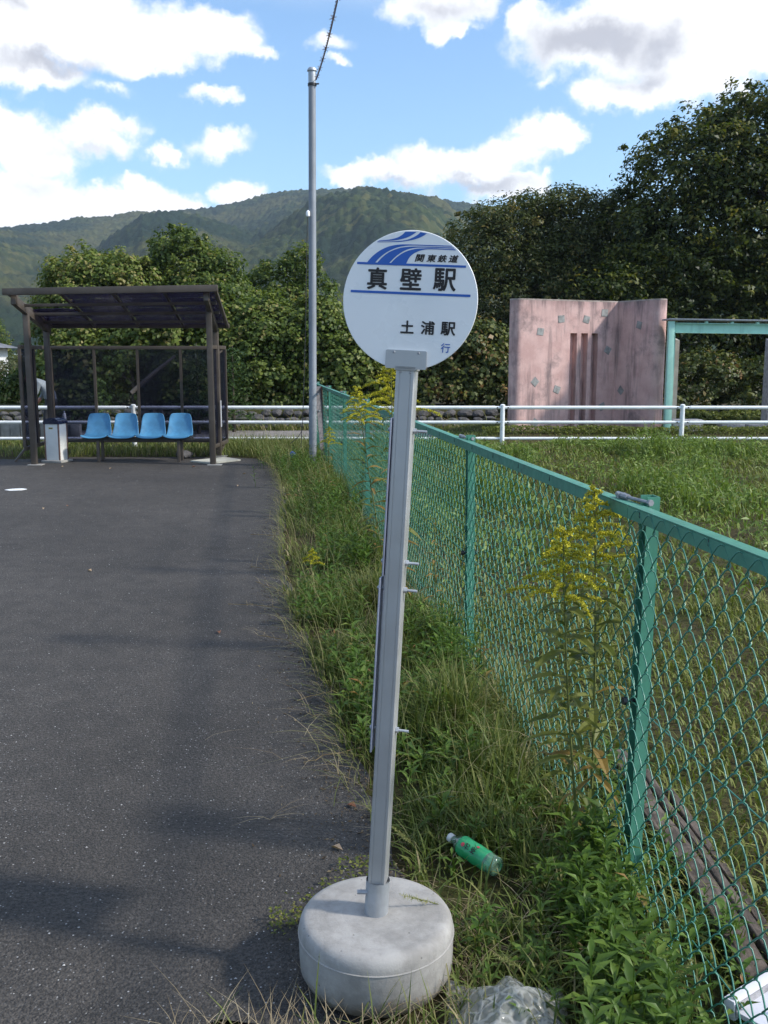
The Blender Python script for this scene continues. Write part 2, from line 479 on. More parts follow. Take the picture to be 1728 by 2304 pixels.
M['white_paint'] = pm('white_rail_paint', (0.78, 0.80, 0.80), 0.45, var=0.05, scale=4, dirt=((0.42, 0.40, 0.36), 7, 0.35))
M['blue_print'] = pm('blue_print', (0.018, 0.11, 0.45), 0.4, var=0.04)
M['black_print'] = pm('black_print', (0.012, 0.008, 0.009), 0.45, var=0.1)
M['brown_alu'] = pm('bronze_anodised_frame', (0.085, 0.068, 0.055), 0.5, metal=0.25, var=0.15, scale=4, dirt=((0.14, 0.12, 0.10), 4, 0.35))
M['blue_plastic'] = pm('faded_blue_plastic', (0.066, 0.225, 0.39), 0.5, var=0.2, scale=5, dirt=((0.04, 0.14, 0.27), 4, 0.5), bump=0.03)
M['roof_sheet'] = glassmat('smoky_roof_sheet', (0.52, 0.47, 0.68), 0.04, (0.10, 0.085, 0.17), 0.5, 0.25)
M['dark_glass'] = glassmat('tinted_screen_sheet', (0.55, 0.57, 0.68), 0.04, (0.02, 0.022, 0.035), 0.3, 0.1)
M['clear_glass'] = glassmat('clear_screen_sheet', (0.95, 0.95, 0.96), 0.03, (0.06, 0.06, 0.07), 0.08, 0.06)
M['bin_white'] = pm('off_white_bin_enamel', (0.66, 0.66, 0.63), 0.4, var=0.06, dirt=((0.4, 0.38, 0.33), 6, 0.4))
M['navy'] = pm('navy_bin_lid', (0.015, 0.018, 0.045), 0.25, var=0.1)
M['label_yellow'] = pm('yellowed_label', (0.55, 0.45, 0.15), 0.5)
M['dark_metal'] = pm('dark_steel', (0.04, 0.04, 0.042), 0.5, metal=0.4, var=0.2)
M['rust'] = pm('rusty_iron', (0.14, 0.065, 0.04), 0.8, var=0.3, scale=20, bump=0.2)
M['tile'] = pm('grey_inlaid_tile', (0.25, 0.25, 0.24), 0.6, var=0.3, scale=12)
M['mossy_concrete'] = pm('weathered_column_concrete', (0.40, 0.39, 0.33), 0.9, var=0.2, scale=3, bump=0.3, streak=((0.16, 0.15, 0.12), 6, 0.5))
M['granite'] = pm('rough_granite', (0.30, 0.29, 0.30), 0.85, var=0.3, scale=18, bump=0.4, bscale=30)
M['dark_stone'] = pm('dark_bank_stone', (0.085, 0.08, 0.08), 0.9, var=0.4, scale=5, bump=0.5, bscale=14)
M['bark'] = pm('bark', (0.075, 0.058, 0.042), 0.95, var=0.3, scale=10, bump=0.6, bscale=24)
M['deadwood'] = pm('bleached_dead_wood', (0.15, 0.125, 0.10), 0.9, var=0.25, scale=8, bump=0.4)
M['timber'] = pm('weathered_timber', (0.085, 0.066, 0.053), 0.95, var=0.5, scale=9, bump=0.9, bscale=30, dirt=((0.035, 0.028, 0.022), 6, 0.85))
M['skin'] = pm('skin', (0.42, 0.20, 0.14), 0.55, var=0.05)
M['grey_cloth'] = pm('grey_shirt', (0.17, 0.19, 0.21), 0.9, var=0.15, scale=12)
M['red_cloth'] = pm('red_cloth', (0.30, 0.03, 0.03), 0.85, var=0.1)
M['dark_cloth'] = pm('dark_trousers', (0.03, 0.03, 0.035), 0.9, var=0.15)
M['rubber'] = pm('black_rubber', (0.015, 0.015, 0.016), 0.8, var=0.1)
M['roof_tile'] = pm('grey_roof_tiles', (0.13, 0.13, 0.14), 0.7, var=0.25, scale=2)
M['wall_white'] = pm('white_house_wall', (0.62, 0.62, 0.62), 0.85, var=0.06, scale=1.5)
M['pane_pale'] = pm('pale_window_pane', (0.75, 0.76, 0.77), 0.3, var=0.05)
M['stem'] = pm('weed_stem', (0.12, 0.14, 0.035), 0.7, var=0.2, scale=12)
M['straw_stem'] = pm('straw_stem', (0.30, 0.24, 0.12), 0.8, var=0.25, scale=12)
M['white_board'] = pm('white_coated_board', (0.72, 0.71, 0.76), 0.5, var=0.04, scale=5, dirt=((0.5, 0.47, 0.45), 10, 0.4))
M['bottle_cap'] = pm('white_cap', (0.55, 0.56, 0.53), 0.5, var=0.1)
M['bottle_red'] = pm('red_label_mark', (0.42, 0.05, 0.06), 0.4)
M['blue_scrap'] = pm('blue_scrap', (0.06, 0.11, 0.32), 0.5)

def plastic_green():
    m = bpy.data.materials.new('green_bottle_wrap')
    m.use_nodes = True
    t = NT(m.node_tree)
    v = t.n('ShaderNodeTexCoord').outputs['Object']
    n = t.noise(v, 18, 4, 0.6)
    c = t.mix(t.sstep(n, 0.3, 0.7), (0.03, 0.34, 0.13), (0.06, 0.48, 0.22))
    bp = t.n('ShaderNodeBump', {'Strength': 0.3, 'Distance': 0.004, 'Height': t.noise(v, 50, 3)})
    b = t.n('ShaderNodeBsdfPrincipled', {'Base Color': c, 'Roughness': 0.2, 'Specular IOR Level': 0.6, 'Normal': bp.outputs[0]})
    tr = t.n('ShaderNodeBsdfTranslucent', {0: (0.08, 0.6, 0.25, 1)})
    mx = t.n('ShaderNodeMixShader', {0: 0.3, 1: b.outputs[0], 2: tr.outputs[0]})
    t.n('ShaderNodeOutputMaterial', {0: mx.outputs[0]})
    return m
M['bottle_wrap'] = plastic_green()
M['bottle_clear'] = glassmat('clear_green_plastic', (0.72, 0.88, 0.78), 0.2, (0.3, 0.5, 0.36), 0.25, 0.1)
def bag_mat():
    m = bpy.data.materials.new('cloudy_plastic_sheet')
    m.use_nodes = True
    t = NT(m.node_tree)
    v = t.n('ShaderNodeTexCoord').outputs['Object']
    wob = t.n('ShaderNodeTexNoise', {'Vector': v, 'Scale': 14.0, 'Detail': 3.0})
    vv = t.vec('ADD', v, t.vec('MULTIPLY', wob.outputs['Color'], (0.05, 0.05, 0.05)))
    cr = t.n('ShaderNodeTexVoronoi', {'Vector': vv, 'Scale': 30.0}, feature='DISTANCE_TO_EDGE')
    n = t.sstep(cr.outputs['Distance'], 0.0, 0.22, 1.0, 0.0)
    bp = t.n('ShaderNodeBump', {'Strength': 0.7, 'Distance': 0.004, 'Height': n})
    tp = t.n('ShaderNodeBsdfTransparent', {0: (0.92, 0.93, 0.92, 1)})
    b = t.n('ShaderNodeBsdfPrincipled', {'Base Color': (0.80, 0.80, 0.78, 1), 'Roughness': 0.14, 'Specular IOR Level': 0.7, 'Normal': bp.outputs[0]})
    tl = t.n('ShaderNodeBsdfTranslucent', {0: (0.85, 0.85, 0.82, 1)})
    b = t.n('ShaderNodeMixShader', {0: 0.6, 1: b.outputs[0], 2: tl.outputs[0]})
    f = t.sstep(n, 0.2, 0.95, 0.30, 0.62)
    mx = t.n('ShaderNodeMixShader', {0: f, 1: tp.outputs[0], 2: b.outputs[0]})
    t.n('ShaderNodeOutputMaterial', {0: mx.outputs[0]})
    return m
M['bag'] = bag_mat()

# leaves and blades
M['tree_dark'] = leafmat('dark_tree_leaves', [(0, (0.016, 0.030, 0.006)), (0.5, (0.060, 0.080, 0.012)), (0.88, (0.135, 0.142, 0.022)), (1, (0.20, 0.165, 0.03))], 0.3)
M['tree_mid'] = leafmat('olive_tree_leaves', [(0, (0.030, 0.044, 0.010)), (0.5, (0.068, 0.084, 0.020)), (0.85, (0.12, 0.122, 0.032)), (1, (0.19, 0.145, 0.04))], 0.28)
M['kudzu'] = leafmat('broad_vine_leaves', [(0, (0.036, 0.065, 0.012)), (0.45, (0.084, 0.122, 0.020)), (0.85, (0.178, 0.215, 0.043)), (0.98, (0.22, 0.22, 0.07)), (1, (0.24, 0.21, 0.07))], 0.3)
M['kudzu_dark'] = leafmat('dark_vine_leaves', [(0, (0.028, 0.045, 0.010)), (0.5, (0.070, 0.092, 0.020)), (0.9, (0.15, 0.15, 0.036)), (1, (0.22, 0.13, 0.05))], 0.2)  # darker, browner leaf tones than the broad vine leaves
M['conifer'] = leafmat('conifer_sprays', [(0, (0.022, 0.045, 0.014)), (0.6, (0.045, 0.085, 0.022)), (1, (0.09, 0.13, 0.035))], 0.15)
M['olive_shrub'] = leafmat('grey_green_shrub_leaves', [(0, (0.06, 0.075, 0.03)), (0.6, (0.11, 0.12, 0.055)), (1, (0.18, 0.17, 0.08))], 0.2)
M['hedge'] = leafmat('clipped_hedge_leaves', [(0, (0.06, 0.085, 0.012)), (0.6, (0.13, 0.155, 0.024)), (1, (0.20, 0.21, 0.04))], 0.2)
M['grass'] = leafmat('verge_grass', [(0, (0.050, 0.080, 0.013)), (0.40, (0.108, 0.144, 0.027)), (0.72, (0.185, 0.198, 0.058)), (0.88, (0.27, 0.235, 0.11)), (1, (0.38, 0.30, 0.17))], 0.22, 0.55)
M['turf'] = leafmat('field_turf', [(0, (0.075, 0.100, 0.016)), (0.5, (0.135, 0.160, 0.028)), (0.85, (0.19, 0.195, 0.045)), (1, (0.27, 0.22, 0.09))], 0.2, 0.6)
M['lush'] = leafmat('lush_field_weeds', [(0, (0.055, 0.095, 0.014)), (0.5, (0.125, 0.190, 0.030)), (0.9, (0.21, 0.265, 0.055)), (1, (0.24, 0.22, 0.09))], 0.25, 0.5)
M['weed'] = leafmat('leafy_weed', [(0, (0.038, 0.078, 0.010)), (0.5, (0.078, 0.142, 0.019)), (0.93, (0.145, 0.21, 0.04)), (1, (0.26, 0.14, 0.05))], 0.25, 0.45)
M['straw'] = leafmat('dead_straw', [(0, (0.17, 0.12, 0.07)), (0.5, (0.32, 0.25, 0.15)), (1, (0.48, 0.40, 0.27))], 0.15, 0.7)
M['golden_leaf'] = leafmat('goldenrod_leaf', [(0, (0.060, 0.095, 0.016)), (0.5, (0.13, 0.145, 0.026)), (0.85, (0.22, 0.18, 0.04)), (1, (0.24, 0.13, 0.04))], 0.25, 0.5)
M['plume'] = leafmat('goldenrod_flowers', [(0, (0.22, 0.22, 0.02)), (0.5, (0.42, 0.39, 0.03)), (1, (0.66, 0.58, 0.05))], 0.2, 0.7)
M['foxtail'] = leafmat('foxtail_bristles', [(0, (0.16, 0.18, 0.05)), (0.5, (0.25, 0.26, 0.09)), (1, (0.36, 0.33, 0.15))], 0.25, 0.7)
M['brown_leaf'] = leafmat('fallen_leaf', [(0, (0.20, 0.08, 0.04)), (0.5, (0.32, 0.16, 0.09)), (1, (0.45, 0.33, 0.22))], 0.1, 0.7)

# ------------------------------------------------------------------ noise for geometry (numpy)
def vnoise(x, y, seed=0):
    xi = np.floor(x).astype(np.int64); yi = np.floor(y).astype(np.int64)
    fx = x - xi; fy = y - yi
    fx = fx * fx * (3 - 2 * fx); fy = fy * fy * (3 - 2 * fy)
    def h(a, b):
        n = (a * 374761393 + b * 668265263 + seed * 974634777) & 0xffffffff
        n = ((n ^ (n >> 13)) * 1274126177) & 0xffffffff
        return ((n ^ (n >> 16)) & 0xffff) / 65535.0
    return (h(xi, yi) * (1 - fx) + h(xi + 1, yi) * fx) * (1 - fy) + (h(xi, yi + 1) * (1 - fx) + h(xi + 1, yi + 1) * fx) * fy
def fbm(x, y, o=4, seed=0):
    s = 0; a = 0.5
    for i in range(o):
        s = s + a * vnoise(x * 2 ** i, y * 2 ** i, seed + i); a *= 0.5
    return s
def inpoly(px, py, poly):
    ins = np.zeros(len(px), bool)
    n = len(poly)
    for i in range(n):
        x0, y0 = poly[i]; x1, y1 = poly[(i + 1) % n]
        c = ((y0 > py) != (y1 > py)) & (px < (x1 - x0) * (py - y0) / (y1 - y0 + 1e-12) + x0)
        ins ^= c
    return ins
def scatter(poly, n, power=None):
    xs = [p[0] for p in poly]; ys = [p[1] for p in poly]
    out = np.zeros((0, 2))
    while len(out) < n:
        x = rng.uniform(min(xs), max(xs), n * 2); 
        u = rng.random(n * 2)
        if power:  # denser near the viewer
            y = min(ys) + (max(ys) - min(ys)) * u ** power
        else:
            y = min(ys) + (max(ys) - min(ys)) * u
        k = inpoly(x, y, poly)
        out = np.vstack([out, np.stack([x[k], y[k]], 1)])
    return out[:n]

# ------------------------------------------------------------------ leaf and blade generators
def norm(a):
    return a / (np.linalg.norm(a, axis=-1, keepdims=True) + 1e-9)
def leaves(c, nrm, size, aspect=0.6, droop=0.5, fold=0.12):
    n = len(c)
    r = norm(rng.normal(size=(n, 3)) + np.array([0, 0, -droop]))
    t = norm(r - nrm * np.sum(r * nrm, 1, keepdims=True))
    b = np.cross(nrm, t)
    s = np.broadcast_to(size, (n,))[:, None]
    w = s * aspect
    base = c - t * s * 0.5
    tip = c + t * s * 0.5 - nrm * s * 0.12
    l = c + b * w * 0.5 + nrm * s * fold + t * s * 0.04
    r_ = c - b * w * 0.5 + nrm * s * fold + t * s * 0.04
    V = np.stack([base, r_, tip, l], 1).reshape(-1, 3)
    Q = np.arange(4 * n).reshape(n, 4)
    return V, Q
def blades(p, h, w, az, lean, segs=2, curl=0.8):
    """p (n,3) bases; lean = horizontal reach as part of h"""
    n = len(p)
    d = np.stack([np.cos(az), np.sin(az), np.zeros(n)], 1)
    side = np.stack([-np.sin(az), np.cos(az), np.zeros(n)], 1)
    up = np.array([0, 0, 1.0])
    V = []
    for k in range(segs + 1):
        u = k / segs
        q = p + d * (h * lean * (u ** (1 + curl)))[:, None] + up * (h * (u - 0.45 * np.minimum(lean, 1.4) * u * u))[:, None]
        if k < segs:
            ww = (w * (1 - 0.35 * u))[:, None] * 0.5
            V += [q - side * ww, q + side * ww]
        else:
            V.append(q)
    m = 2 * segs + 1
    V = np.stack(V, 1).reshape(-1, 3)
    b = np.arange(n)[:, None] * m
    Q = np.concatenate([b + np.array([[2 * k, 2 * k + 1, 2 * k + 3, 2 * k + 2]]) for k in range(segs - 1)]) if segs > 1 else None
    T = b + np.array([[2 * segs - 2, 2 * segs - 1, 2 * segs]])
    return V, Q, T, m

class Leafy:
    """collects numpy pieces into one mesh"""
    def __init__(s): s.V = []; s.Q = []; s.T = []; s.r = []; s.n = 0
    def add(s, V, Q=None, T=None, r=None):
        V = np.asarray(V)
        s.V.append(V)
        if Q is not None and len(Q): s.Q.append(np.asarray(Q) + s.n)
        if T is not None and len(T): s.T.append(np.asarray(T) + s.n)
        s.r.append(np.zeros(len(V)) if r is None else r)
        s.n += len(V)
    def build(s, name, mat, parent=None, smooth=False):
        return np_obj(name, np.vstack(s.V), np.vstack(s.Q) if s.Q else None, np.vstack(s.T) if s.T else None, mat, np.concatenate(s.r), parent, smooth)

def crown(lobes, nclump, per, clump_r, leaf, aspect, mat, name, parent, inner=0.12, zmin=-0.55, flat=0.7, rshift=0.0, zfloor=0.05):
    L = np.array([l[:3] for l in lobes], float)
    RR = np.array([l[3:6] if len(l) >= 6 else (l[3],) * 3 for l in lobes], float)
    area = RR[:, 0] * RR[:, 2]
    k = rng.choice(len(lobes), nclump * 2, p=area / area.sum())
    d = norm(rng.normal(size=(nclump * 2, 3)))
    d[:, 2] = np.where(d[:, 2] < zmin, -d[:, 2] * 0.5, d[:, 2])
    d = norm(d)
    rad = rng.uniform(0.80, 1.06, nclump * 2)
    inn = rng.random(nclump * 2) < inner
    spr = (rng.random(nclump * 2) < 0.09) & ~inn
    rad = np.where(spr, rng.uniform(1.05, 1.28, nclump * 2), rad)
    rad = np.where(inn, rng.uniform(0.2, 0.8, nclump * 2), rad)
    P = L[k] + RR[k] * d * rad[:, None]
    keep = np.ones(len(P), bool)
    for j in range(len(lobes)):
        q = np.linalg.norm((P - L[j]) / RR[j], axis=1)
        keep &= (q > 0.72) | (k == j) | inn
    keep &= P[:, 2] > zfloor
    P = P[keep][:nclump]; d = d[keep][:nclump]; spr = spr[keep][:nclump]
    nc = len(P)
    cr = rng.uniform(0.45, 1.5, nc) * clump_r * np.where(spr, 0.6, 1.0)
    tone = rng.normal(0, 0.20, nc)
    m = per
    off = norm(rng.normal(size=(nc, m, 3))) * (rng.random((nc, m, 1)) ** 0.5)
    off[:, :, 2] *= flat
    C = (P[:, None, :] + off * cr[:, None, None]).reshape(-1, 3)
    out = norm(off * np.array([1, 1, 1.3]))
    N = norm(d[:, None, :] * 0.5 + out * 0.6 + np.array([0, 0, 0.55]) + rng.normal(0, 0.42, (nc, m, 3))).reshape(-1, 3)
    sz = leaf * rng.uniform(0.6, 1.3, nc * m)
    ok = C[:, 2] > zfloor
    C = C[ok]; N = N[ok]; sz = sz[ok]
    tn = np.repeat(tone, m)[ok]
    V, Q = leaves(C, N, sz, aspect)
    r = np.clip(rng.beta(2, 2.6, len(C)) + tn + rshift, 0, 1)
    return np_obj(name, V, Q, None, mat, np.repeat(r, 4), parent)

def trunk_mesh(parent, base, top, r0, r1, name='trunk', bend=0.15, mat=None, n=8, limbs=0, spread=1.5, limb_from=0.45):
    b = Vector(base); t = Vector(top)
    pts = []; rr = []
    o = Vector((random.uniform(-1, 1), random.uniform(-1, 1), 0)) * bend
    for i in range(7):
        u = i / 6
        pts.append(b.lerp(t, u) + o * math.sin(u * math.pi)); rr.append(r0 + (r1 - r0) * u ** 0.8)
    m = MB(); m.tube(pts, rr, n)
    tr = m.build(name, mat or M['bark'], parent, 40)
    for k in range(limbs):
        u = random.uniform(limb_from, 0.95)
        p = b.lerp(t, u) + o * math.sin(u * math.pi)
        a = k * 2.4 + random.uniform(-0.4, 0.4)
        q = p + Vector((math.cos(a), math.sin(a), random.uniform(0.35, 0.9))) * spread * random.uniform(0.6, 1.1)
        mid = p.lerp(q, 0.5) + Vector((0, 0, 0.12 * spread))
        lm = MB(); lm.tube([p, mid, q], [r1 * 1.1, r1 * 0.7, r1 * 0.25], 6)
        lm.build('limb', mat or M['bark'], parent, 40)
    return tr

# ------------------------------------------------------------------ ground, asphalt, path
def fx(Y):                     # line of the chain-link fence
    return 0.765 - 0.1405 * (Y - 2.83)
def ground():
    m = MB()
    m.add([(-2500, -2500, -0.012), (2500, -2500, -0.012), (2500, 2500, -0.012), (-2500, 2500, -0.012)], [(0, 1, 2, 3)])
    g = m.build('ground', M['ground']); tag(g, 'earth and turf under the weeds and the field', kind='structure')
ground()
ASPH = [(0.02, 3.1), (-0.10, 3.7), (-0.28, 4.7), (-0.48, 5.6), (-0.66, 6.6), (-0.85, 8.0), (-1.05, 10.0), (-1.28, 12.2), (-1.62, 14.2), (-2.05, 15.7), (-2.6, 15.95), (-5.2, 15.95), (-5.9, 15.6), (-8.5, 15.75), (-16, 15.8), (-16, -8), (0.4, -8), (0.3, 0.8), (-0.35, 1.75), (-0.62, 2.02), (-0.42, 2.2), (-0.12, 2.12), (0.10, 2.35), (0.10, 2.7)]
def asphalt():
    # ragged edge, 4 mm above the earth
    P = []
    for i, (x, y) in enumerate(ASPH):
        x1, y1 = ASPH[(i + 1) % len(ASPH)]
        L = math.hypot(x1 - x, y1 - y)
        n = max(1, int(L / 0.12)) if L < 6 else 1
        for k in range(n):
            u = k / n
            j = 0.025 if n > 1 else 0
            P.append((x + (x1 - x) * u + random.uniform(-j, j), y + (y1 - y) * u + random.uniform(-j, j)))
    bm = bmesh.new()
    vs = [bm.verts.new((x, y, 0.0)) for x, y in P]
    f = bm.faces.new(vs)
    bmesh.ops.triangulate(bm, faces=[f])
    r = bmesh.ops.extrude_face_region(bm, geom=list(bm.faces))
    for v in [e for e in r['geom'] if isinstance(e, bmesh.types.BMVert)]:
        v.co.z -= 0.011
    bmesh.ops.recalc_face_normals(bm, faces=bm.faces)
    me = bpy.data.meshes.new('asphalt'); bm.to_mesh(me); bm.free()
    me.materials.append(M['asphalt'])
    tag(link_obj('asphalt', me), 'dark worn asphalt of the bus turning area', kind='structure')
asphalt()
m = MB(); m.box((-6, 20.6, -0.004), (60, 2.6, 0.012))
tag(m.build('path', M['path']), 'grey paved path running behind the white guard rail', kind='structure')

# ------------------------------------------------------------------ hills
def hills():
    az_p = np.array([-180, -120, -70, -50, -35.2, -27.65, -21.23, -18.94, -17.3, -15.41, -14.19, -12.24, -10.02, -8.76, -7.75, -6.74, -5.72, -4.19, -2.66, -1.13, 0.92, 2.97, 4.51, 6.04, 11.08, 21.29, 33.08, 60, 100, 180])
    el_p = np.array([2, 2.5, 3.5, 4.2, 5.07, 6.15, 6.72, 7.0, 7.35, 7.55, 7.85, 7.9, 8.14, 8.4, 8.69, 8.95, 9.16, 9.25, 9.36, 9.37, 9.06, 8.83, 8.62, 8.41, 7.53, 5.78, 3.52, 2.5, 2.2, 2.0])
    sp_a = np.array([-40, -22, -17.95, -15.46, -13.72, -12.24, -10.52, -8.79, -6.78, -4.24, -2.71, -1.67, 3, 20])
    sp_e = np.array([0, 2.5, 4.0, 6.45, 7.75, 8.02, 7.85, 7.2, 6.5, 5.4, 3.7, 2.6, 1, 0])
    az = np.concatenate([np.arange(-62, -25, 0.3), np.arange(-25, 8, 0.055), np.arange(8, 52, 0.3)])
    rr = np.concatenate([np.linspace(300, 560, 60), np.linspace(564, 1230, 190), np.linspace(1250, 1500, 8)])
    A, D = np.meshgrid(np.radians(az), rr, indexing='ij')
    X = D * np.sin(A); Y = D * np.cos(A)
    el = np.interp(np.degrees(A), az_p, el_p)
    ridge = 1200 * np.tan(np.radians(el))
    u = np.clip((D - 300) / 900, 0, 1)
    prof = u ** 1.25 * (1 - 0.0 * u)
    val = fbm(X / 190 + 3, Y / 330, 4, 11) - 0.47
    H = ridge * prof + val * 135 * np.sin(np.clip(u, 0, 1) * math.pi) ** 0.9
    se = np.interp(np.degrees(A), sp_a, sp_e)
    SH = 780 * np.tan(np.radians(se)) * np.where(D < 780, np.clip((D - 330) / 450, 0, 1) ** 1.1, np.clip(1 - ((D - 780) / 230) ** 2, 0, 1))
    H = np.maximum(H, SH + (fbm(X / 60, Y / 60, 3, 5) - 0.47) * 14 * (SH > 5))
    H = np.where(D > 1200, ridge - (D - 1200) * 0.25, H)
    # never above the sight line to the ridge
    H = np.minimum(H, D * np.tan(np.radians(el)) * np.where(D > 1180, 2, 0.992))
    # crowns of single trees
    def cells(s, seed):
        gx = X / s; gy = Y / s
        best = np.full(X.shape, 9.0)
        ix = np.floor(gx); iy = np.floor(gy)
        for a in (-1, 0, 1):
            for b in (-1, 0, 1):
                cx = ix + a; cy = iy + b
                jx = cx + vnoise(cx + 0.001, cy + 0.001, seed); jy = cy + vnoise(cx + 0.001, cy + 0.001, seed + 9)
                best = np.minimum(best, (gx - jx) ** 2 + (gy - jy) ** 2)
        return np.sqrt(best)
    bump = (0.75 - cells(9.5, 3)) * 5.0 * (0.35 + 1.1 * fbm(X / 45, Y / 45, 2, 77)) + (0.7 - cells(5.0, 17)) * 3.6
    H = H + bump * np.clip((D - 300) / 60, 0, 1) + 1.0
    na, nd = X.shape
    V = np.stack([X, Y, H + EYE], -1).reshape(-1, 3)
    i = np.arange(na - 1)[:, None] * nd + np.arange(nd - 1)[None, :]
    Q = np.stack([i, i + nd, i + nd + 1, i + 1], -1).reshape(-1, 4)
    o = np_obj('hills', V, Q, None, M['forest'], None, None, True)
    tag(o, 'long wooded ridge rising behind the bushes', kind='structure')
    # pale bare scar near the summit
hills()

# ------------------------------------------------------------------ bus stop sign
def sign():
    t = thing('bus_stop_sign', (-0.021, 2.345, 0), 'round white bus stop sign with blue bars on a square post in a concrete base', 'bus stop sign')
    o = Vector((-0.021, 2.345, 0))
    # concrete base
    b = MB()
    prof = [(0.165, 0.0), (0.190, 0.022), (0.204, 0.05), (0.2065, 0.1415), (0.2085, 0.143), (0.2085, 0.1445), (0.2058, 0.146), (0.2055, 0.158), (0.2025, 0.171), (0.196, 0.181), (0.186, 0.1868), (0.172, 0.1885), (0.12, 0.190), (0.06, 0.1915), (0.036, 0.192)]
    b.lathe(prof, 96, o)
    base = b.build('base', M['concrete'], t, 50)
    # collar pipe
    dirn = Vector((0.054, 0.0, 1.0)).normalized()
    c0 = o + Vector((0, 0.0, 0.185)); c1 = c0 + dirn * 0.10
    m = MB(); m.tube([c0, c1], 0.0315, 28, cap=False); m.tube([c1, c0], 0.028, 28, cap=False)
    ring = m.build('collar', M['galv'], t, 40)
    m = MB(); m.tube([c0 + Vector((-0.05, -0.012, 0.07)), c0 + Vector((-0.02, -0.012, 0.07))], 0.006, 6)
    m.build('set_screw', M['zinc'], ring, 40)
    # square post: yawed 12 deg, leaning to the right
    yaw = R(-12)
    xr = Vector((math.cos(yaw), math.sin(yaw), 0)); fr = Vector((xr.y, -xr.x, 0))      # right / front
    xr = (xr - dirn * xr.dot(dirn)).normalized(); fr = xr.cross(dirn).normalized()
    p0 = c0 + dirn * 0.02; L = 1.417
    MM = Matrix((xr, -fr, dirn)).transposed()
    def W(x, f, h): return p0 + xr * x + fr * f + dirn * h
    m = MB()
    w = 0.0235
    ch = 0.003
    sec = [(-w + ch, -w), (w - ch, -w), (w, -w + ch), (w, w - ch), (w - ch, w), (w - 0.009, w), (w - 0.0095, w - 0.0012), (w - 0.011, w - 0.0012), (w - 0.0115, w), (-w + 0.0115, w), (-w + 0.011, w - 0.0012), (-w + 0.0095, w - 0.0012), (-w + 0.009, w), (-w + ch, w), (-w, w - ch), (-w, -w + ch)]
    n = len(sec)
    vs = [W(x, f, 0) for x, f in sec] + [W(x, f, L) for x, f in sec]
    m.add(vs, [(i, (i + 1) % n, n + (i + 1) % n, n + i) for i in range(n)] + [tuple(range(n)), tuple(range(2 * n - 1, n - 1, -1))])
    post = m.build('post', M['alu'], t, 25)
    m = MB(); m.box(W(0, 0, L + 0.004), (0.053, 0.053, 0.012), M=MM, bev=0.002); m.build('post_cap', M['alu'], post, 40)
    # disc
    R0 = 0.1618
    hc = L + 0.1625
    fd = w + 0.003
    def D(x, y, f=0.0): return W(x, fd - 0.004 + f, hc + y)
    m = MB(); N = 96
    for ff, in ((0,),):
        vs = [D(R0 * math.cos(2 * math.pi * k / N), R0 * math.sin(2 * math.pi * k / N), -0.003) for k in range(N)] + [D(R0 * math.cos(2 * math.pi * k / N), R0 * math.sin(2 * math.pi * k / N), 0.0) for k in range(N)]
        m.add(vs, [tuple(range(N)), tuple(range(2 * N - 1, N - 1, -1))] + [(k, (k + 1) % N, N + (k + 1) % N, N + k) for k in range(N)])
    disc = m.build('disc', M['white_enamel'], t, 40)
    m = MB()
    m.tube([D(R0 * math.cos(2 * math.pi * k / N), R0 * math.sin(2 * math.pi * k / N), -0.0015) for k in range(N + 1)], 0.0013, 6, cap=False)
    m.build('rim', M['white_enamel'], disc, 60)
    # mounting plates front and back with rivets
    for f0, nm in ((0.0025, 'mounting_plate'), (-0.0055, 'mounting_plate')):
        m = MB()
        pl = []
        for cx, cy, a0 in ((0.046, -0.120, 0), (-0.046, -0.120, 90), (-0.046, -0.156, 180), (0.046, -0.156, 270)):
            for k in range(5):
                a = R(a0 + 22.5 * k); pl.append((cx + 0.004 * math.cos(a), cy + 0.004 * math.sin(a)))
        n = len(pl)
        vs = [D(x, y, f0 - 0.0015) for x, y in pl] + [D(x, y, f0 + 0.0015) for x, y in pl]
        m.add(vs, [tuple(range(n)), tuple(range(2 * n - 1, n - 1, -1))] + [(k, (k + 1) % n, n + (k + 1) % n, n + k) for k in range(n)])
        mp = m.build(nm, M['alu'], disc, 40)
        if f0 > 0:
            pass
    for sx in (-1, 1):
        m = MB(); m.tube([D(0.030 * sx, -0.1215, 0.0035), D(0.030 * sx, -0.1215, 0.0062)], [0.0034, 0.0022], 10); m.build('rivet', M['zinc'], disc, 40)
        m = MB(); m.tube([W(0.012 * sx, w, L - 0.006), W(0.012 * sx, w + 0.004, L - 0.006)], [0.0028, 0.0018], 8); m.build('rivet', M['zinc'], post, 40)
    # print: image-plane coordinates of the lettering measured from its centre, turned level
    th = R(4.1)
    def P(px, py):
        x = (px - 774) / 631 * R0; y = -(py - 786) / 634 * R0
        return (x * math.cos(th) - y * math.sin(th), x * math.sin(th) + y * math.cos(th))
    def flat(name, polys, mat, f=0.0008):
        m = MB()
        for pl in polys:
            q = [D(x, y, f) for x, y in pl]
            m.add(q, [tuple(range(len(q)))])
        return m.build(name, mat, disc)
    def clip(pl):
        o = []
        for x, y in pl:
            r = math.hypot(x, y); k = min(1.0, (R0 - 0.0022) / max(r, 1e-6)); o.append((x * k, y * k))
        return o
    def bar(a, b_, hw):
        x0, y0 = P(*a); x1, y1 = P(*b_); ym = (y0 + y1) / 2
        hh = hw / 634 * R0
        return [(x0, ym - hh), (x1, ym - hh), (x1, ym + hh), (x0, ym + hh)]
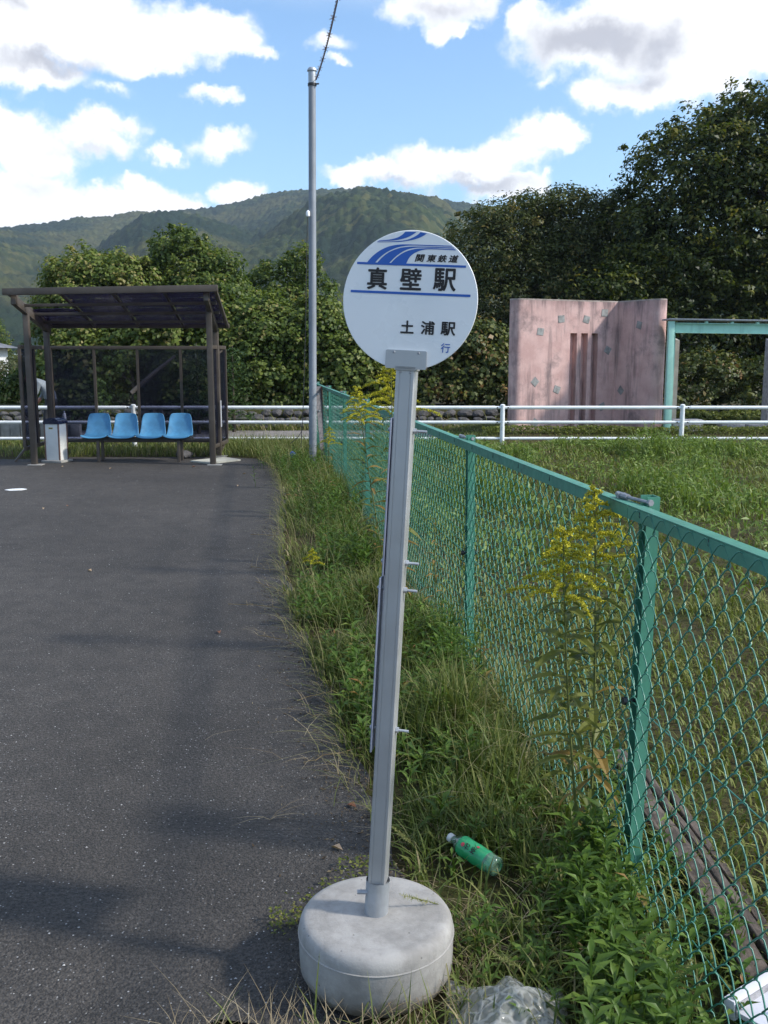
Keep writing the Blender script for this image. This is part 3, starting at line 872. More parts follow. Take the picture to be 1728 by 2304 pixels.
    def smooth(pts, n=6):
        out = []
        for i in range(len(pts) - 1):
            p_ = pts[max(i - 1, 0)]; a = pts[i]; b_ = pts[i + 1]; c = pts[min(i + 2, len(pts) - 1)]
            for k in range(n):
                u = k / n
                out.append(tuple(0.5 * ((2 * a[j]) + (-p_[j] + b_[j]) * u + (2 * p_[j] - 5 * a[j] + 4 * b_[j] - c[j]) * u * u + (-p_[j] + 3 * a[j] - 3 * b_[j] + c[j]) * u ** 3) for j in (0, 1)))
        return out + [pts[-1]]
    def band(outer, inner):
        # strip of quads between two smoothed edges
        a = smooth(outer); b_ = smooth(inner)
        n = 40
        def rs(l):
            d = [0]
            for i in range(1, len(l)): d.append(d[-1] + math.dist(l[i], l[i - 1]))
            xs = np.linspace(0, d[-1], n)
            return list(zip(np.interp(xs, d, [p[0] for p in l]), np.interp(xs, d, [p[1] for p in l])))
        a = rs(a); b_ = rs(b_)
        return [clip([P(*a[i]), P(*a[i + 1]), P(*b_[i + 1]), P(*b_[i])]) for i in range(n - 1)]
    stripes = []
    stripes += band([(372, 428), (425, 372), (500, 320), (590, 285), (700, 272), (850, 280), (1000, 291), (1172, 303)], [(450, 432), (490, 390), (560, 340), (660, 300), (760, 286), (860, 289), (1000, 300), (1180, 312)])
    stripes += band([(470, 433), (530, 375), (600, 332), (700, 302), (800, 296), (900, 300), (1050, 310), (1190, 320)], [(582, 440), (660, 372), (740, 327), (820, 309), (900, 308), (960, 312), (1060, 319), (1198, 330)])
    stripes += band([(600, 440), (660, 386), (740, 341), (830, 319), (920, 316), (1000, 319), (1100, 328), (1203, 337)], [(748, 448), (770, 405), (800, 372), (850, 345), (920, 328), (1000, 328), (1100, 336), (1210, 347)])
    stripes += band([(475, 228), (590, 224), (670, 208), (720, 182), (752, 150), (758, 140)], [(478, 234), (600, 234), (700, 226), (780, 205), (850, 165), (868, 140)])
    stripes += band([(478, 238), (600, 241), (740, 236), (820, 212), (875, 180), (900, 140)], [(480, 243), (600, 247), (720, 247), (830, 232), (910, 205), (975, 160)])
    flat('blue_stripes', stripes, M['blue_print'])
    flat('blue_bar', [bar((283, 427), (1302, 491), 10)], M['blue_print'], 0.0012)
    flat('blue_bar', [bar((216, 682), (1342, 754), 11)], M['blue_print'], 0.0012)
    def text(body, px, py, size, mat, bold, shear=0.0, wscale=1.0):
        cu = bpy.data.curves.new('lettering', 'FONT')
        cu.body = body; cu.size = 1.0; cu.shear = shear
        ob = bpy.data.objects.new('lettering', cu); COL.objects.link(ob)
        bpy.context.view_layer.update()
        dg = bpy.context.evaluated_depsgraph_get()
        me = bpy.data.meshes.new_from_object(ob.evaluated_get(dg))
        bpy.data.objects.remove(ob)
        co = np.array([v.co[:] for v in me.vertices])
        mn = co.min(0); mx = co.max(0); c = (mn + mx) / 2
        k = size / 634 * R0 / max(mx[1] - mn[1], 1e-6)
        ox, oy = P(px, py)
        for v in me.vertices:
            x = (v.co.x - c[0]) * k * wscale + ox; y = (v.co.y - c[1]) * k + oy
            v.co = D(x, y, 0.0013) - o
        base_v = np.array([v.co[:] for v in me.vertices]); polys = [tuple(p.vertices) for p in me.polygons]
        bpy.data.meshes.remove(me)
        bw = bold * k * wscale
        V = []; F = []
        for q in range(17 if bold > 0 else 1):
            rr = 0 if q == 0 else (bw if q < 9 else bw * 0.55)
            a = q * math.pi / 4
            d = xr * (rr * math.cos(a)) + dirn * (rr * math.sin(a)) + fr * (0.00002 * q)
            b0 = len(V); V += [tuple(Vector(c_) + d) for c_ in base_v]; F += [tuple(i + b0 for i in p) for p in polys]
        me = bpy.data.meshes.new('lettering'); me.from_pydata(V, [], F); me.materials.append(mat)
        return link_obj('lettering', me, disc)
    for ch_, px, s in (('真', 473, 200), ('壁', 789, 200), ('駅', 1106, 204)):
        text(ch_, px, 571 + (px - 473) * 0.055, s * 0.96, M['black_print'], 0.023, 0, 0.98)
    for ch_, px, s in (('土', 750, 118), ('浦', 944, 124), ('駅', 1134, 124)):
        text(ch_, px, 1024 + (px - 750) * 0.068, s * 0.95, M['black_print'], 0.026, 0, 1.05)
    text('行', 1108, 1226, 84, M['blue_print'], 0.012)
    for ch_, px in (('関', 877), ('東', 985), ('鉄', 1085), ('道', 1188)):
        text(ch_, px, 402 + (px - 877) * 0.063, 64, M['black_print'], 0.024, 0.22, 1.22)
    # two timetable boards on the road side, edge on to the viewer
    for (h0, h1, back, wd) in ((0.905, 1.30, 0.003, 0.23), (0.44, 0.90, 0.009, 0.27)):
        m = MB()
        x0 = -w - back
        c = W(x0 - 0.002, -0.02 - wd / 2 + 0.045, (h0 + h1) / 2)
        m.box(c, (0.004, wd, h1 - h0), M=MM, bev=0.0012)
        bd = m.build('timetable_board', M['zinc_board'], t, 40)
        for hh in ((h0 + 0.035, h1 - 0.03) if h0 > 0.8 else (h0 + 0.06, h1 - 0.03)):
            m = MB()
            m.tube([W(x0 - 0.012, 0.0, hh), W(w + 0.006, 0.0, hh)], 0.004, 8)
            m.tube([W(w + 0.0005, 0, hh), W(w + 0.008, 0, hh)], 0.0075, 6)
            m.tube([W(w + 0.008, 0, hh), W(w + 0.034, 0, hh)], 0.0036, 8)
            m.tube([W(x0 - 0.010, 0, hh), W(x0 - 0.003, 0, hh)], 0.0065, 6)
            m.build('bolt', M['galv'], bd, 40)
    for hh, in ((1.12,), (1.19,), (1.05,)):
        m = MB(); m.box(W(-w - 0.0105, -0.075, hh), (0.0006, 0.13, 0.010), M=MM); m.build('tape_strip', M['white_enamel'], t)
M['zinc_board'] = pm('scuffed_board_back', (0.33, 0.345, 0.42), 0.5, metal=0.0, var=0.15, scale=20, dirt=((0.26, 0.27, 0.34), 18, 0.5))
sign()

# ------------------------------------------------------------------ chain-link fence
def fence():
    t = thing('chain_link_fence', (0, 0, 0), 'green chain-link fence with flat top rail running beside the weedy verge', 'fence')
    H = 1.215
    dirf = Vector((-0.1405, 1, 0)).normalized()
    ang = math.atan2(dirf.y, dirf.x) - math.pi / 2
    Ys = [0.56 + 2.27 * k for k in range(8)] + [17.4]
    side = Vector((dirf.y, -dirf.x, 0))        # towards the field
    # post: channel section, open to the road side
    pm_ = MB()
    a, b_ = 0.024, 0.022
    sec = [(-a, -b_), (a, -b_), (a, b_), (a - 0.004, b_), (a - 0.004, -b_ + 0.004), (-a + 0.004, -b_ + 0.004), (-a + 0.004, b_), (-a, b_)]
    sec = [(-0.02, -0.026), (0.02, -0.026), (0.02, 0.026), (-0.02, 0.026), (-0.02, 0.022), (0.016, 0.022), (0.016, -0.022), (-0.02, -0.022)]
    pm_.prism(sec, 0.0, H + 0.025)
    proto = None
    for i, Y in enumerate(Ys):
        p = Vector((fx(Y), Y, 0)) + side * 0.026
        if proto is None:
            proto = pm_.build('post', M['green_paint'], t, 40, world=False)
            o = proto
        else:
            o = proto.copy(); COL.objects.link(o); o.parent = t
        o.location = p
        o.rotation_euler = (random.uniform(-0.008, 0.008), random.uniform(-0.012, 0.012), ang)
        # galvanised clamp from rail to post top, and mid bolt
        m = MB()
        q = p + Vector((0, 0, H + 0.009))
        m.tube([q + dirf * 0.16 - side * 0.030, q + dirf * 0.085 - side * 0.026], 0.010, 8)
        m.tube([q + dirf * 0.085 - side * 0.026, q - dirf * 0.034 - side * 0.006], 0.0055, 8); m.tube([q - dirf * 0.028 - side * 0.007, q - dirf * 0.038 - side * 0.005], 0.010, 6)
        m.box(q + dirf * 0.135 - side * 0.029 - Vector((0, 0, 0.004)), (0.026, 0.014, 0.022), rz=ang)
        m.build('rail_clamp', M['zinc'], t, 40)
        m = MB()
        q = p + Vector((0, 0, 0.60))
        m.tube([q - side * 0.05, q + side * 0.03], 0.005, 6); m.tube([q - side * 0.052, q - side * 0.036], 0.013, 6); m.tube([q + side * 0.024, q + side * 0.034], 0.010, 6)
        m.build('line_bolt', M['dark_metal'], t, 40)
    # top rail: angle section, flat face up, one lip down on the field side
    for i in range(len(Ys) - 1):
        m = MB()
        a0 = Vector((fx(Ys[i]), Ys[i], H)) - side * 0.016 + dirf * 0.002; a1 = Vector((fx(Ys[i + 1]), Ys[i + 1], H)) - side * 0.016 - dirf * 0.002
        m.bar(a0 + Vector((0, 0, -0.002)), a1 + Vector((0, 0, -0.002)), 0.040, 0.004, bev=0.001)
        m.bar(a0 + side * 0.0185 + Vector((0, 0, -0.0115)), a1 + side * 0.0185 + Vector((0, 0, -0.0115)), 0.0035, 0.014)
        m.bar(a0 - side * 0.0185 + Vector((0, 0, -0.0225)), a1 - side * 0.0185 + Vector((0, 0, -0.0225)), 0.003, 0.036)
        m.build('top_rail', M['green_paint'], t, 30)
    # straight line wires
    for z in (0.60, 0.10):
        m = MB()
        for i in range(len(Ys) - 1):
            a0 = Vector((fx(Ys[i]), Ys[i], z)); a1 = Vector((fx(Ys[i + 1]), Ys[i + 1], z))
            m.tube([a0, (a0 + a1) / 2 + Vector((0, 0, -0.006)), a1], 0.0021, 6)
        m.build('line_wire', M['green_pvc'], t, 50)
    # zig-zag wires, each woven with the next
    px = 0.0425; leg = 0.05; z0 = 0.01; nl = 24; amp = -0.0075
    def wire(phase, n, rad, fine):
        pts = []
        for k in range(nl):
            up = (k + phase) % 2 == 0
            xa, xb = (0.0, px) if up else (px, 0.0)
            s = 1 if up else -1
            za = z0 + k * leg
            seq = ((0.0, 0.0, 0.0), (0.10, 0.12, 0.8), (0.5, 0.5, 1.0), (0.90, 0.88, 0.8)) if fine else ((0.06, 0.0, 0.7), (0.94, 0.9, 0.7))
            for uz, ux, yy in seq:
                pts.append(dirf * ((xa + (xb - xa) * ux) * 1.06 - 0.001) + side * (-amp * s * yy) + Vector((0, 0, za + uz * leg)))
        pts.append(dirf * (px if (nl + phase) % 2 else 0.0) + Vector((0, 0, z0 + nl * leg)))
        m = MB(); m.tube(pts, rad, n, cap=True)
        return m
    pa = wire(0, 6, 0.0021, True).build('wire', M['green_pvc'], t, 80, world=False)
    pb = wire(1, 6, 0.0021, True).build('wire', M['green_pvc'], t, 80, world=False)
    spots = []
    p = Vector((fx(1.15), 1.15, 0))
    near_d = dirf
    while p.y < 17.36:
        spots.append(p.copy()); p = p + (near_d if p.y < 2.80 else dirf) * px
    total = len(spots)
    turn = math.atan2(near_d.y, near_d.x) - math.atan2(dirf.y, dirf.x)
    far = Leafy()
    tmpl = []
    for ph in (0, 1):
        w_ = wire(ph, 4, 0.0020, False)
        tmpl.append((np.array([tuple(v) for v in w_.v]), np.array([f for f in w_.f if len(f) == 4])))
    for i in range(total):
        p = spots[i] - side * 0.042
        if i < 300:
            if i < 2:
                o = (pa, pb)[i]
            else:
                o = (pa, pb)[i % 2].copy(); COL.objects.link(o); o.parent = t
            o.location = p + side * random.uniform(-0.0015, 0.0015)
            k = min(1.0, max(0.0, (2.75 - p.y) / 0.6))
            if k > 0:      # slack mesh swinging out towards the road at its foot
                o.location = o.location - side * 0.055 * k
                o.rotation_euler = Matrix.Rotation(0.055 * k / 1.2, 3, dirf).to_euler()
        else:
            V, Q = tmpl[i % 2]
            far.add(V + np.array(p), Q)
    fo = far.build('wire_mesh', M['green_pvc'], t)
    tag(fo, kind='stuff')
    # ties that hang the mesh on the rail
    for i in range(14):
        Y = 1.9 + i * 0.42
        m = MB(); q = Vector((fx(Y), Y, H)) - side * 0.034
        m.tube([q + Vector((0, 0, -0.001)), q + Vector((0, 0, -0.022)) - side * 0.003, q + Vector((0, 0, -0.05)) + side * 0.018], 0.0022, 5)
        m.build('tie', M['dark_metal'], t, 60)
fence()

# ------------------------------------------------------------------ slim steel pole with barbed wire, leaning brace
M['brace_grey'] = pm('weathered_brace_steel', (0.13, 0.12, 0.125), 0.7, var=0.3, scale=6, streak=((0.07, 0.05, 0.045), 9, 0.6))
def pole():
    t = thing('steel_pole', (-1.085, 14.5, 0), 'tall slim grey steel pole with capped top at the end of the verge', 'pole')
    b = Vector((-1.085, 14.5, 0)); tp = Vector((-1.03, 14.5, 5.52))
    m = MB(); m.tube([b, tp], [0.059, 0.053], 20); m.build('shaft', M['pole_grey'], t, 40)
    m = MB(); m.tube([tp, tp + Vector((0, 0, 0.17))], 0.054, 20); cp = m.build('head_sleeve', M['galv'], t, 40)
    m = MB(); m.tube([tp + Vector((0, 0, 0.17)), tp + Vector((0, 0, 0.185)), tp + Vector((0, 0, 0.215))], [0.069, 0.07, 0.05], 20); m.build('cap', M['galv'], t, 40)
    m = MB(); m.tube([tp + Vector((0, 0, -0.03)), tp + Vector((0, 0, 0.005))], 0.064, 20); m.tube([tp + Vector((0.04, -0.03, -0.012)), tp + Vector((0.1, -0.05, -0.012))], 0.011, 6)
    m.build('band', M['dark_metal'], t, 40)
    m = MB(); q = Vector((-1.108, 14.44, 3.72)); m.lathe([(0.012, -0.05), (0.026, -0.04), (0.03, 0), (0.024, 0.03), (0.01, 0.045)], 12, q); m.build('insulator', M['white_enamel'], t, 40)
    m = MB(); m.tube([Vector((-1.115, 14.44, 3.70)), Vector((-1.17, 14.47, 2.0)), Vector((-1.23, 14.47, 0.66)), Vector((-1.245, 14.46, 0.55)), Vector((-1.26, 14.47, 0.30))], 0.006, 5)
    m.tube([Vector((-1.245, 14.46, 0.55)), Vector((-1.30, 14.46, 0.46)), Vector((-1.42, 14.46, 0.36))], 0.005, 5)
    m.build('hanging_wire', M['dark_metal'], t, 60)
    # barbed wire, two twisted strands with barbs
    w = thing('barbed_wire', tuple(tp + Vector((0.05, -0.02, 0.06))), 'twisted barbed wire running from the grey pole top out over the road', 'barbed wire')
    A = tp + Vector((0.055, -0.02, 0.05)); Bv = Vector((-0.30, 8.6, 5.02)); Cv = Vector((0.5, -3.0, 6.2))
    pts = []
    for i in range(240):
        u = i / 239
        s = u * u * (Bv - A).length + u * 0
        if u < 0.6:
            k = u / 0.6; p = A.lerp(Bv, k) + Vector((0, 0, -0.10 * math.sin(k * math.pi)))
        else:
            k = (u - 0.6) / 0.4; p = Bv.lerp(Cv, k)
        pts.append(p)
    for s in (0, 1):
        m = MB()
        q = [p + Vector((math.cos(i * 1.1 + s * math.pi), 0, math.sin(i * 1.1 + s * math.pi))) * 0.009 for i, p in enumerate(pts)]
        m.tube(q, 0.0055, 5); m.build('strand', M['rust'], w, 60)
    for i in range(10, 236, 17):
        p = pts[i]; m = MB()
        for a in (0.4, 2.2):
            dv = Vector((math.cos(a), 0.2, math.sin(a))) * 0.04
            m.tube([p - dv, p + dv], 0.0035, 4)
        m.build('barb', M['rust'], w)
    # leaning brace beside the pole
    t2 = thing('brace_post', (-0.95, 14.55, 0), 'grey weathered angle-iron brace leaning by the pole foot', 'brace')
    m = MB()
    m.bar((-1.005, 14.62, 1.215), (-0.90, 14.45, -0.02), 0.10, 0.006)
    m.build('web', M['brace_grey'], t2, 30)
    m = MB(); m.bar((-0.955, 14.64, 1.205), (-0.848, 14.48, -0.02), 0.012, 0.06); m.build('flange', M['rust'], t2, 30)
    for z, x in ((0.85, -0.975), (0.45, -0.94), (1.1, -0.995)):
        m = MB(); m.tube([(x - 0.005, 14.60 - 0.06 * (1.2 - z), z), (x - 0.005, 14.50, z)], 0.011, 8); m.build('bolt', M['galv'], t2, 40)
pole()

# ------------------------------------------------------------------ guard rail
def guardrail():
    t = thing('guard_rail', (-4.6, 18, 0), 'white three-bar pipe guard rail crossing behind the shelter and the field', 'guard rail')
    xs = [-4.70 - 3.40 * k for k in range(6, 0, -1)] + [-4.70, -1.28, 2.225, 5.60, 9.0, 12.4, 15.8]
    proto = None
    ZS = ((0.72, 0.034), (0.445, 0.031), (0.140, 0.029))
    for x in xs:
        m = MB(); m.tube([(0, 0, 0), (0, 0, 0.775)], 0.043, 16); m.tube([(0, 0, 0.775), (0, 0, 0.79), (0, 0, 0.805)], [0.048, 0.046, 0.02], 16)
        if proto is None:
            proto = m.build('post', M['white_paint'], t, 40, world=False); o = proto
        else:
            o = proto.copy(); COL.objects.link(o); o.parent = t
        o.location = Vector((x, 18.0, -0.02)) - Vector(t.location)
    for z, r in ZS:
        for i in range(len(xs) - 1):
            m = MB()
            a = Vector((xs[i], 18.0, z)); b_ = Vector((xs[i + 1], 18.0, z))
            dx = Vector((1, 0, 0))
            m.tube([a + dx * 0.02, a + dx * 0.16], r * 0.82, 12, cap=False)
            m.tube([a + dx * 0.14, b_ - dx * 0.14], r, 14)
            m.tube([b_ - dx * 0.16, b_ - dx * 0.02], r * 0.82, 12, cap=False)
            rl = m.build('rail', M['white_paint'], t, 40)
            if z > 0.3:
                for e in (a + dx * 0.10, b_ - dx * 0.10):
                    m = MB(); m.tube([e + Vector((0, -r - 0.006, 0)), e + Vector((0, 0, 0))], 0.014, 8); m.build('bolt', M['dark_metal'], rl, 40)
guardrail()

# ------------------------------------------------------------------ bus shelter
def shelter():
    t = thing('bus_shelter', (-4.0, 15.5, 0), 'bronze framed bus shelter with smoky sloping roof and tinted screens', 'bus shelter')
    FL = Vector((-5.43, 14.78, 0)); FR = Vector((-2.655, 14.78, 0)); BL = Vector((-5.595, 16.1, 0)); BR = Vector((-2.79, 16.1, 0))
    C = [Vector((-5.40, 14.0, 2.575)), Vector((-2.42, 14.0, 2.625)), Vector((-2.63, 16.35, 2.17)), Vector((-5.58, 16.35, 2.17))]
    def Pf(u, v): return (C[0] * (1 - u) + C[1] * u) * (1 - v) + (C[3] * (1 - u) + C[2] * u) * v
    for p, h in ((FL, 2.36), (FR, 2.40), (BL, 2.10), (BR, 2.10)):
        m = MB(); m.box(p + Vector((0, 0, h / 2)), (0.085, 0.085, h), bev=0.008)
        po = m.build('post', M['brown_alu'], t, 40)
        m = MB(); m.box(p + Vector((0.03, -0.03, 0.006)), (0.22, 0.18, 0.012), bev=0.003); m.build('foot_plate', M['kerbstone'], po, 40)
    # rafters under each end, with the forward arm
    for a, b_ in ((Vector((-5.345, 14.08, 2.46)), Vector((-5.60, 16.25, 2.09))), (Vector((-2.565, 14.08, 2.51)), Vector((-2.80, 16.25, 2.09)))):
        m = MB(); m.bar(a, b_, 0.07, 0.11, bev=0.006); m.build('rafter', M['brown_alu'], t, 40)
        m = MB(); m.bar(a + Vector((0, 0.06, -0.05)), a + Vector((0, 0.06, 0.10)), 0.085, 0.07, up=(0, 1, 0), bev=0.005); m.build('bracket', M['brown_alu'], t, 40)
    # edge beams
    def beam(a, b_, w, h, nm='beam', dz=0.0):
        m = MB(); m.bar(a + Vector((0, 0, dz)), b_ + Vector((0, 0, dz)), w, h, bev=0.005); return m.build(nm, M['brown_alu'], t, 40)
    ex = Vector((1, 0, 0))
    beam(C[0] - ex * 0.05, C[1] + ex * 0.04, 0.09, 0.095, 'front_gutter')
    beam(C[3] - ex * 0.03, C[2] + ex * 0.03, 0.07, 0.075, 'rear_beam')
    beam(Pf(0, 0.02), Pf(0, 0.985), 0.045, 0.055, 'edge_beam'); beam(Pf(1, 0.02), Pf(1, 0.985), 0.045, 0.055, 'edge_beam')
    for u in (0.25, 0.5, 0.75):
        beam(Pf(u, 0.02), Pf(u, 0.985), 0.035, 0.04, 'roof_bar', -0.012)
    for v in (0.25, 0.5, 0.75):
        beam(Pf(0.01, v), Pf(0.99, v), 0.04, 0.045, 'purlin', -0.06)
    # roof sheets, two of the front left ones missing
    for i in range(4):
        for j in range(4):
            if i == 0 and j in (0, 1): continue
            u0 = i / 4 + 0.006; u1 = (i + 1) / 4 - 0.006; v0 = j / 4 + 0.004 + (0.02 if j == 0 else 0); v1 = (j + 1) / 4 - 0.004
            n_ = 8; vs = []
            for k in range(n_ + 1):
                u = u0 + (u1 - u0) * k / n_
                z = 0.012 * math.sin(math.pi * k / n_)
                vs += [Pf(u, v0) + Vector((0, 0, z + 0.014)), Pf(u, v1) + Vector((0, 0, z + 0.014))]
            top = [v + Vector((0, 0, 0.003)) for v in vs]
            N = len(vs)
            fs = []
            for k in range(n_):
                a = 2 * k
                fs += [(a, a + 1, a + 3, a + 2), (N + a, N + a + 2, N + a + 3, N + a + 1), (a, a + 2, N + a + 2, N + a), (a + 1, N + a + 1, N + a + 3, a + 3)]
            fs += [(0, N, N + 1, 1), (N - 2, N - 1, 2 * N - 1, 2 * N - 2)]
            m = MB(); m.add(vs + top, fs); m.build('roof_sheet', M['roof_sheet'], t)
    # screens: rear wall and two side wings
    z0, z1 = 0.20, 1.815
    def frame(a, b_, n, sheets, mull=0.05):
        a = Vector(a); b_ = Vector(b_)
        def up(p, z): return Vector((p.x, p.y, z))
        beam(up(a, z1), up(b_, z1), 0.05, 0.06, 'screen_rail'); beam(up(a, z0), up(b_, z0), 0.05, 0.06, 'screen_rail')
        for i in range(n + 1):
            p = a.lerp(b_, i / n)
            m = MB(); m.box(Vector((p.x, p.y, (z0 + z1) / 2)), (mull, 0.045, z1 - z0 - 0.062), rz=math.atan2(b_.y - a.y, b_.x - a.x)); m.build('mullion', M['brown_alu'], t, 40)
        d = (b_ - a).normalized()
        for i in range(n):
            p = a.lerp(b_, i / n) + d * (mull / 2 + 0.002); q = a.lerp(b_, (i + 1) / n) - d * (mull / 2 + 0.002)
            if sheets[i] is None: continue
            m = MB(); m.bar(up(p, (z0 + z1) / 2), up(q, (z0 + z1) / 2), 0.005, z1 - z0 - 0.064); m.build('pane', M[sheets[i]], t)
    frame((-5.80, 16.85, 0), (-2.79, 16.85, 0), 4, ['dark_glass', 'clear_glass', 'dark_glass', 'dark_glass'], 0.042)
    frame((-5.76, 15.30, 0), (-5.86, 16.80, 0), 2, ['dark_glass', None])
    frame((-2.80, 15.65, 0), (-2.76, 16.80, 0), 2, ['dark_glass', 'dark_glass'])
    for a, b_ in (((-5.64, 16.14, 0.5), (-5.80, 16.82, 0.25)), ((-2.78, 16.14, 0.03), (-2.77, 16.8, 0.24)), ((-5.76, 15.3, 0.2), (-5.9, 15.2, 0.0)), ((-2.78, 16.1, 1.7), (-2.78, 16.83, 1.8)), ((-5.64, 16.1, 1.72), (-5.80, 16.83, 1.8))):
        m = MB(); m.bar(a, b_, 0.03, 0.03); m.build('stay', M['brown_alu'], t, 40)
    m = MB(); m.box((-2.725, 16.045, 0.72), (0.012, 0.022, 0.44)); m.build('white_strip', M['white_enamel'], t)
shelter()

def bench():
    t = thing('shelter_bench', (-3.93, 15.3, 0), 'row bench of four sky-blue plastic bucket seats under the shelter', 'bench')
    # shell profile (y towards viewer negative) : front lip -> seat -> back
    prof = [(-0.235, 0.385, 0.40), (-0.225, 0.408, 0.415), (-0.17, 0.412, 0.425), (-0.08, 0.402, 0.43), (0.02, 0.398, 0.425), (0.085, 0.42, 0.415), (0.125, 0.475, 0.40), (0.150, 0.56, 0.38), (0.172, 0.66, 0.36), (0.186, 0.73, 0.33), (0.192, 0.765, 0.27)]
    nx = 12
    vs = []; fs = []
    for i, (y, z, wd) in enumerate(prof):
        for k in range(nx + 1):
            s = k / nx * 2 - 1
            e = abs(s) ** 3
            back = i / (len(prof) - 1)
            vs.append((s * wd / 2 * (1 - 0.0 * e), y - e * 0.045 * (back > 0.4) * min(1, (back - 0.4) * 4), z + (e * 0.03 * (back < 0.62)) - (e * 0.012 if i == len(prof) - 1 else 0)))
    w = nx + 1
    for i in range(len(prof) - 1):
        for k in range(nx):
            fs.append((i * w + k, i * w + k + 1, (i + 1) * w + k + 1, (i + 1) * w + k))
    proto = None
    for k in range(4):
        if proto is None:
            m = MB(); m.add(vs, fs)
            proto = m.build('seat', M['blue_plastic'], t, 180, world=False)
            so_ = proto.modifiers.new('solid', 'SOLIDIFY'); so_.thickness = 0.014; so_.offset = 1
            ss = proto.modifiers.new('sub', 'SUBSURF'); ss.levels = 1; ss.render_levels = 2
            o = proto
        else:
            o = proto.copy(); COL.objects.link(o); o.parent = t
        o.location = (-0.66 + 0.437 * k, 0, 0)
    ct = Vector((-3.93, 15.3, 0))
    m = MB(); m.box(ct + Vector((0, -0.08, 0.365)), (1.74, 0.05, 0.045), bev=0.004); m.box(ct + Vector((0, 0.07, 0.365)), (1.74, 0.05, 0.045), bev=0.004); m.build('beam', M['dark_metal'], t, 40)
    for x in (-0.62, 0.66):
        for y in (-0.12, 0.12):
            m = MB(); m.box(ct + Vector((x, y, 0.172)), (0.045, 0.04, 0.345), bev=0.004); m.build('leg', M['brown_alu'], t, 40)
bench()

def ashbin():
    t = thing('ash_bin', (-5.22, 15.2, 0), 'slim off-white ash bin with dark rounded lid inside the shelter', 'bin')
    c = Vector((-5.22, 15.2, 0)); ry = R(-14)
    def RZ(x, y, z): return c + Matrix.Rotation(ry, 3, 'Z') @ Vector((x, y, z))
    m = MB(); m.box(RZ(0, 0, 0.02), (0.36, 0.34, 0.04), rz=ry, bev=0.012); m.build('foot', M['kerbstone'], t, 40)
    m = MB(); m.box(RZ(0, 0, 0.325), (0.25, 0.23, 0.57), rz=ry, bev=0.004); m.build('body', M['bin_white'], t, 40)
    for sx in (-1, 1):
        for sy in (-1, 1):
            m = MB(); m.box(RZ(sx * 0.122, sy * 0.112, 0.325), (0.022, 0.022, 0.572), rz=ry, bev=0.004); m.build('corner_strip', M['rust_brown'], t, 40)
    # lid: half barrel
    m = MB(); n = 14
    pr = [(-0.14, 0)] + [(-0.14 * math.cos(math.pi * k / n), 0.02 + 0.075 * math.sin(math.pi * k / n)) for k in range(n + 1)] + [(0.14, 0)]
    vs = [RZ(x, -0.13, 0.612 + z) for x, z in pr] + [RZ(x, 0.13, 0.612 + z) for x, z in pr]; k = len(pr)
    m.add(vs, [(i, (i + 1) % k, k + (i + 1) % k, k + i) for i in range(k)] + [tuple(range(k)), tuple(range(2 * k - 1, k - 1, -1))])
    ld = m.build('lid', M['navy'], t, 40)
    m = MB(); m.box(RZ(0.06, -0.05, 0.692), (0.05, 0.12, 0.012), rz=ry, bev=0.004); m.build('lid_trim', M['galv'], ld, 40)
    m = MB(); m.box(RZ(-0.01, -0.1165, 0.545), (0.075, 0.002, 0.028), rz=ry); lb = m.build('label_plate', M['label_yellow'], t)
    m = MB(); m.box(RZ(-0.01, -0.118, 0.545), (0.058, 0.001, 0.011), rz=ry); m.build('label_print', M['black_print'], lb)
M['rust_brown'] = pm('brown_bin_strip', (0.15, 0.085, 0.065), 0.5)
ashbin()

m = MB(); m.prism([(-3.08, 15.16), (-2.71, 14.84), (-2.31, 15.33), (-2.64, 15.70)], 0.004, 0.03)
tag(m.build('ground_slab', M['white_board_old'] if 'white_board_old' in M else M['mossy_concrete'], None), 'pale flat slab lying on the asphalt by the right shelter post', 'slab')
def rock(name, c, size, mat, seed, sub=2):
    bm = bmesh.new(); bmesh.ops.create_icosphere(bm, subdivisions=sub, radius=1)
    r = random.Random(seed)
    o = Vector((r.uniform(0, 50), r.uniform(0, 50), r.uniform(0, 50)))
    from mathutils import noise
    for v in bm.verts:
        k = 1 + 0.35 * noise.noise(v.co * 1.3 + o) + 0.12 * noise.noise(v.co * 3.5 + o)
        v.co = Vector((v.co.x * size[0] * k, v.co.y * size[1] * k, v.co.z * size[2] * k))
    me = bpy.data.meshes.new(name); bm.to_mesh(me); bm.free()
    me.materials.append(mat)
    return me
o = link_obj('stone', rock('stone', 0, (0.13, 0.09, 0.075), M['dark_stone'], 4), None, (-3.30, 15.72, 0.07)); tag(o, 'dark grey stone lying behind the right end of the blue seats', 'stone')
m = MB(); m.prism([(-4.78, 11.93), (-4.70, 11.86), (-4.56, 11.90), (-4.52, 11.99), (-4.60, 12.06), (-4.72, 12.02)], 0.0, 0.004)  # thin pale patch lying flat on the asphalt
tag(m.build('pale_patch', M['white_enamel']), 'small pale blue-white patch on the asphalt', 'paint mark')

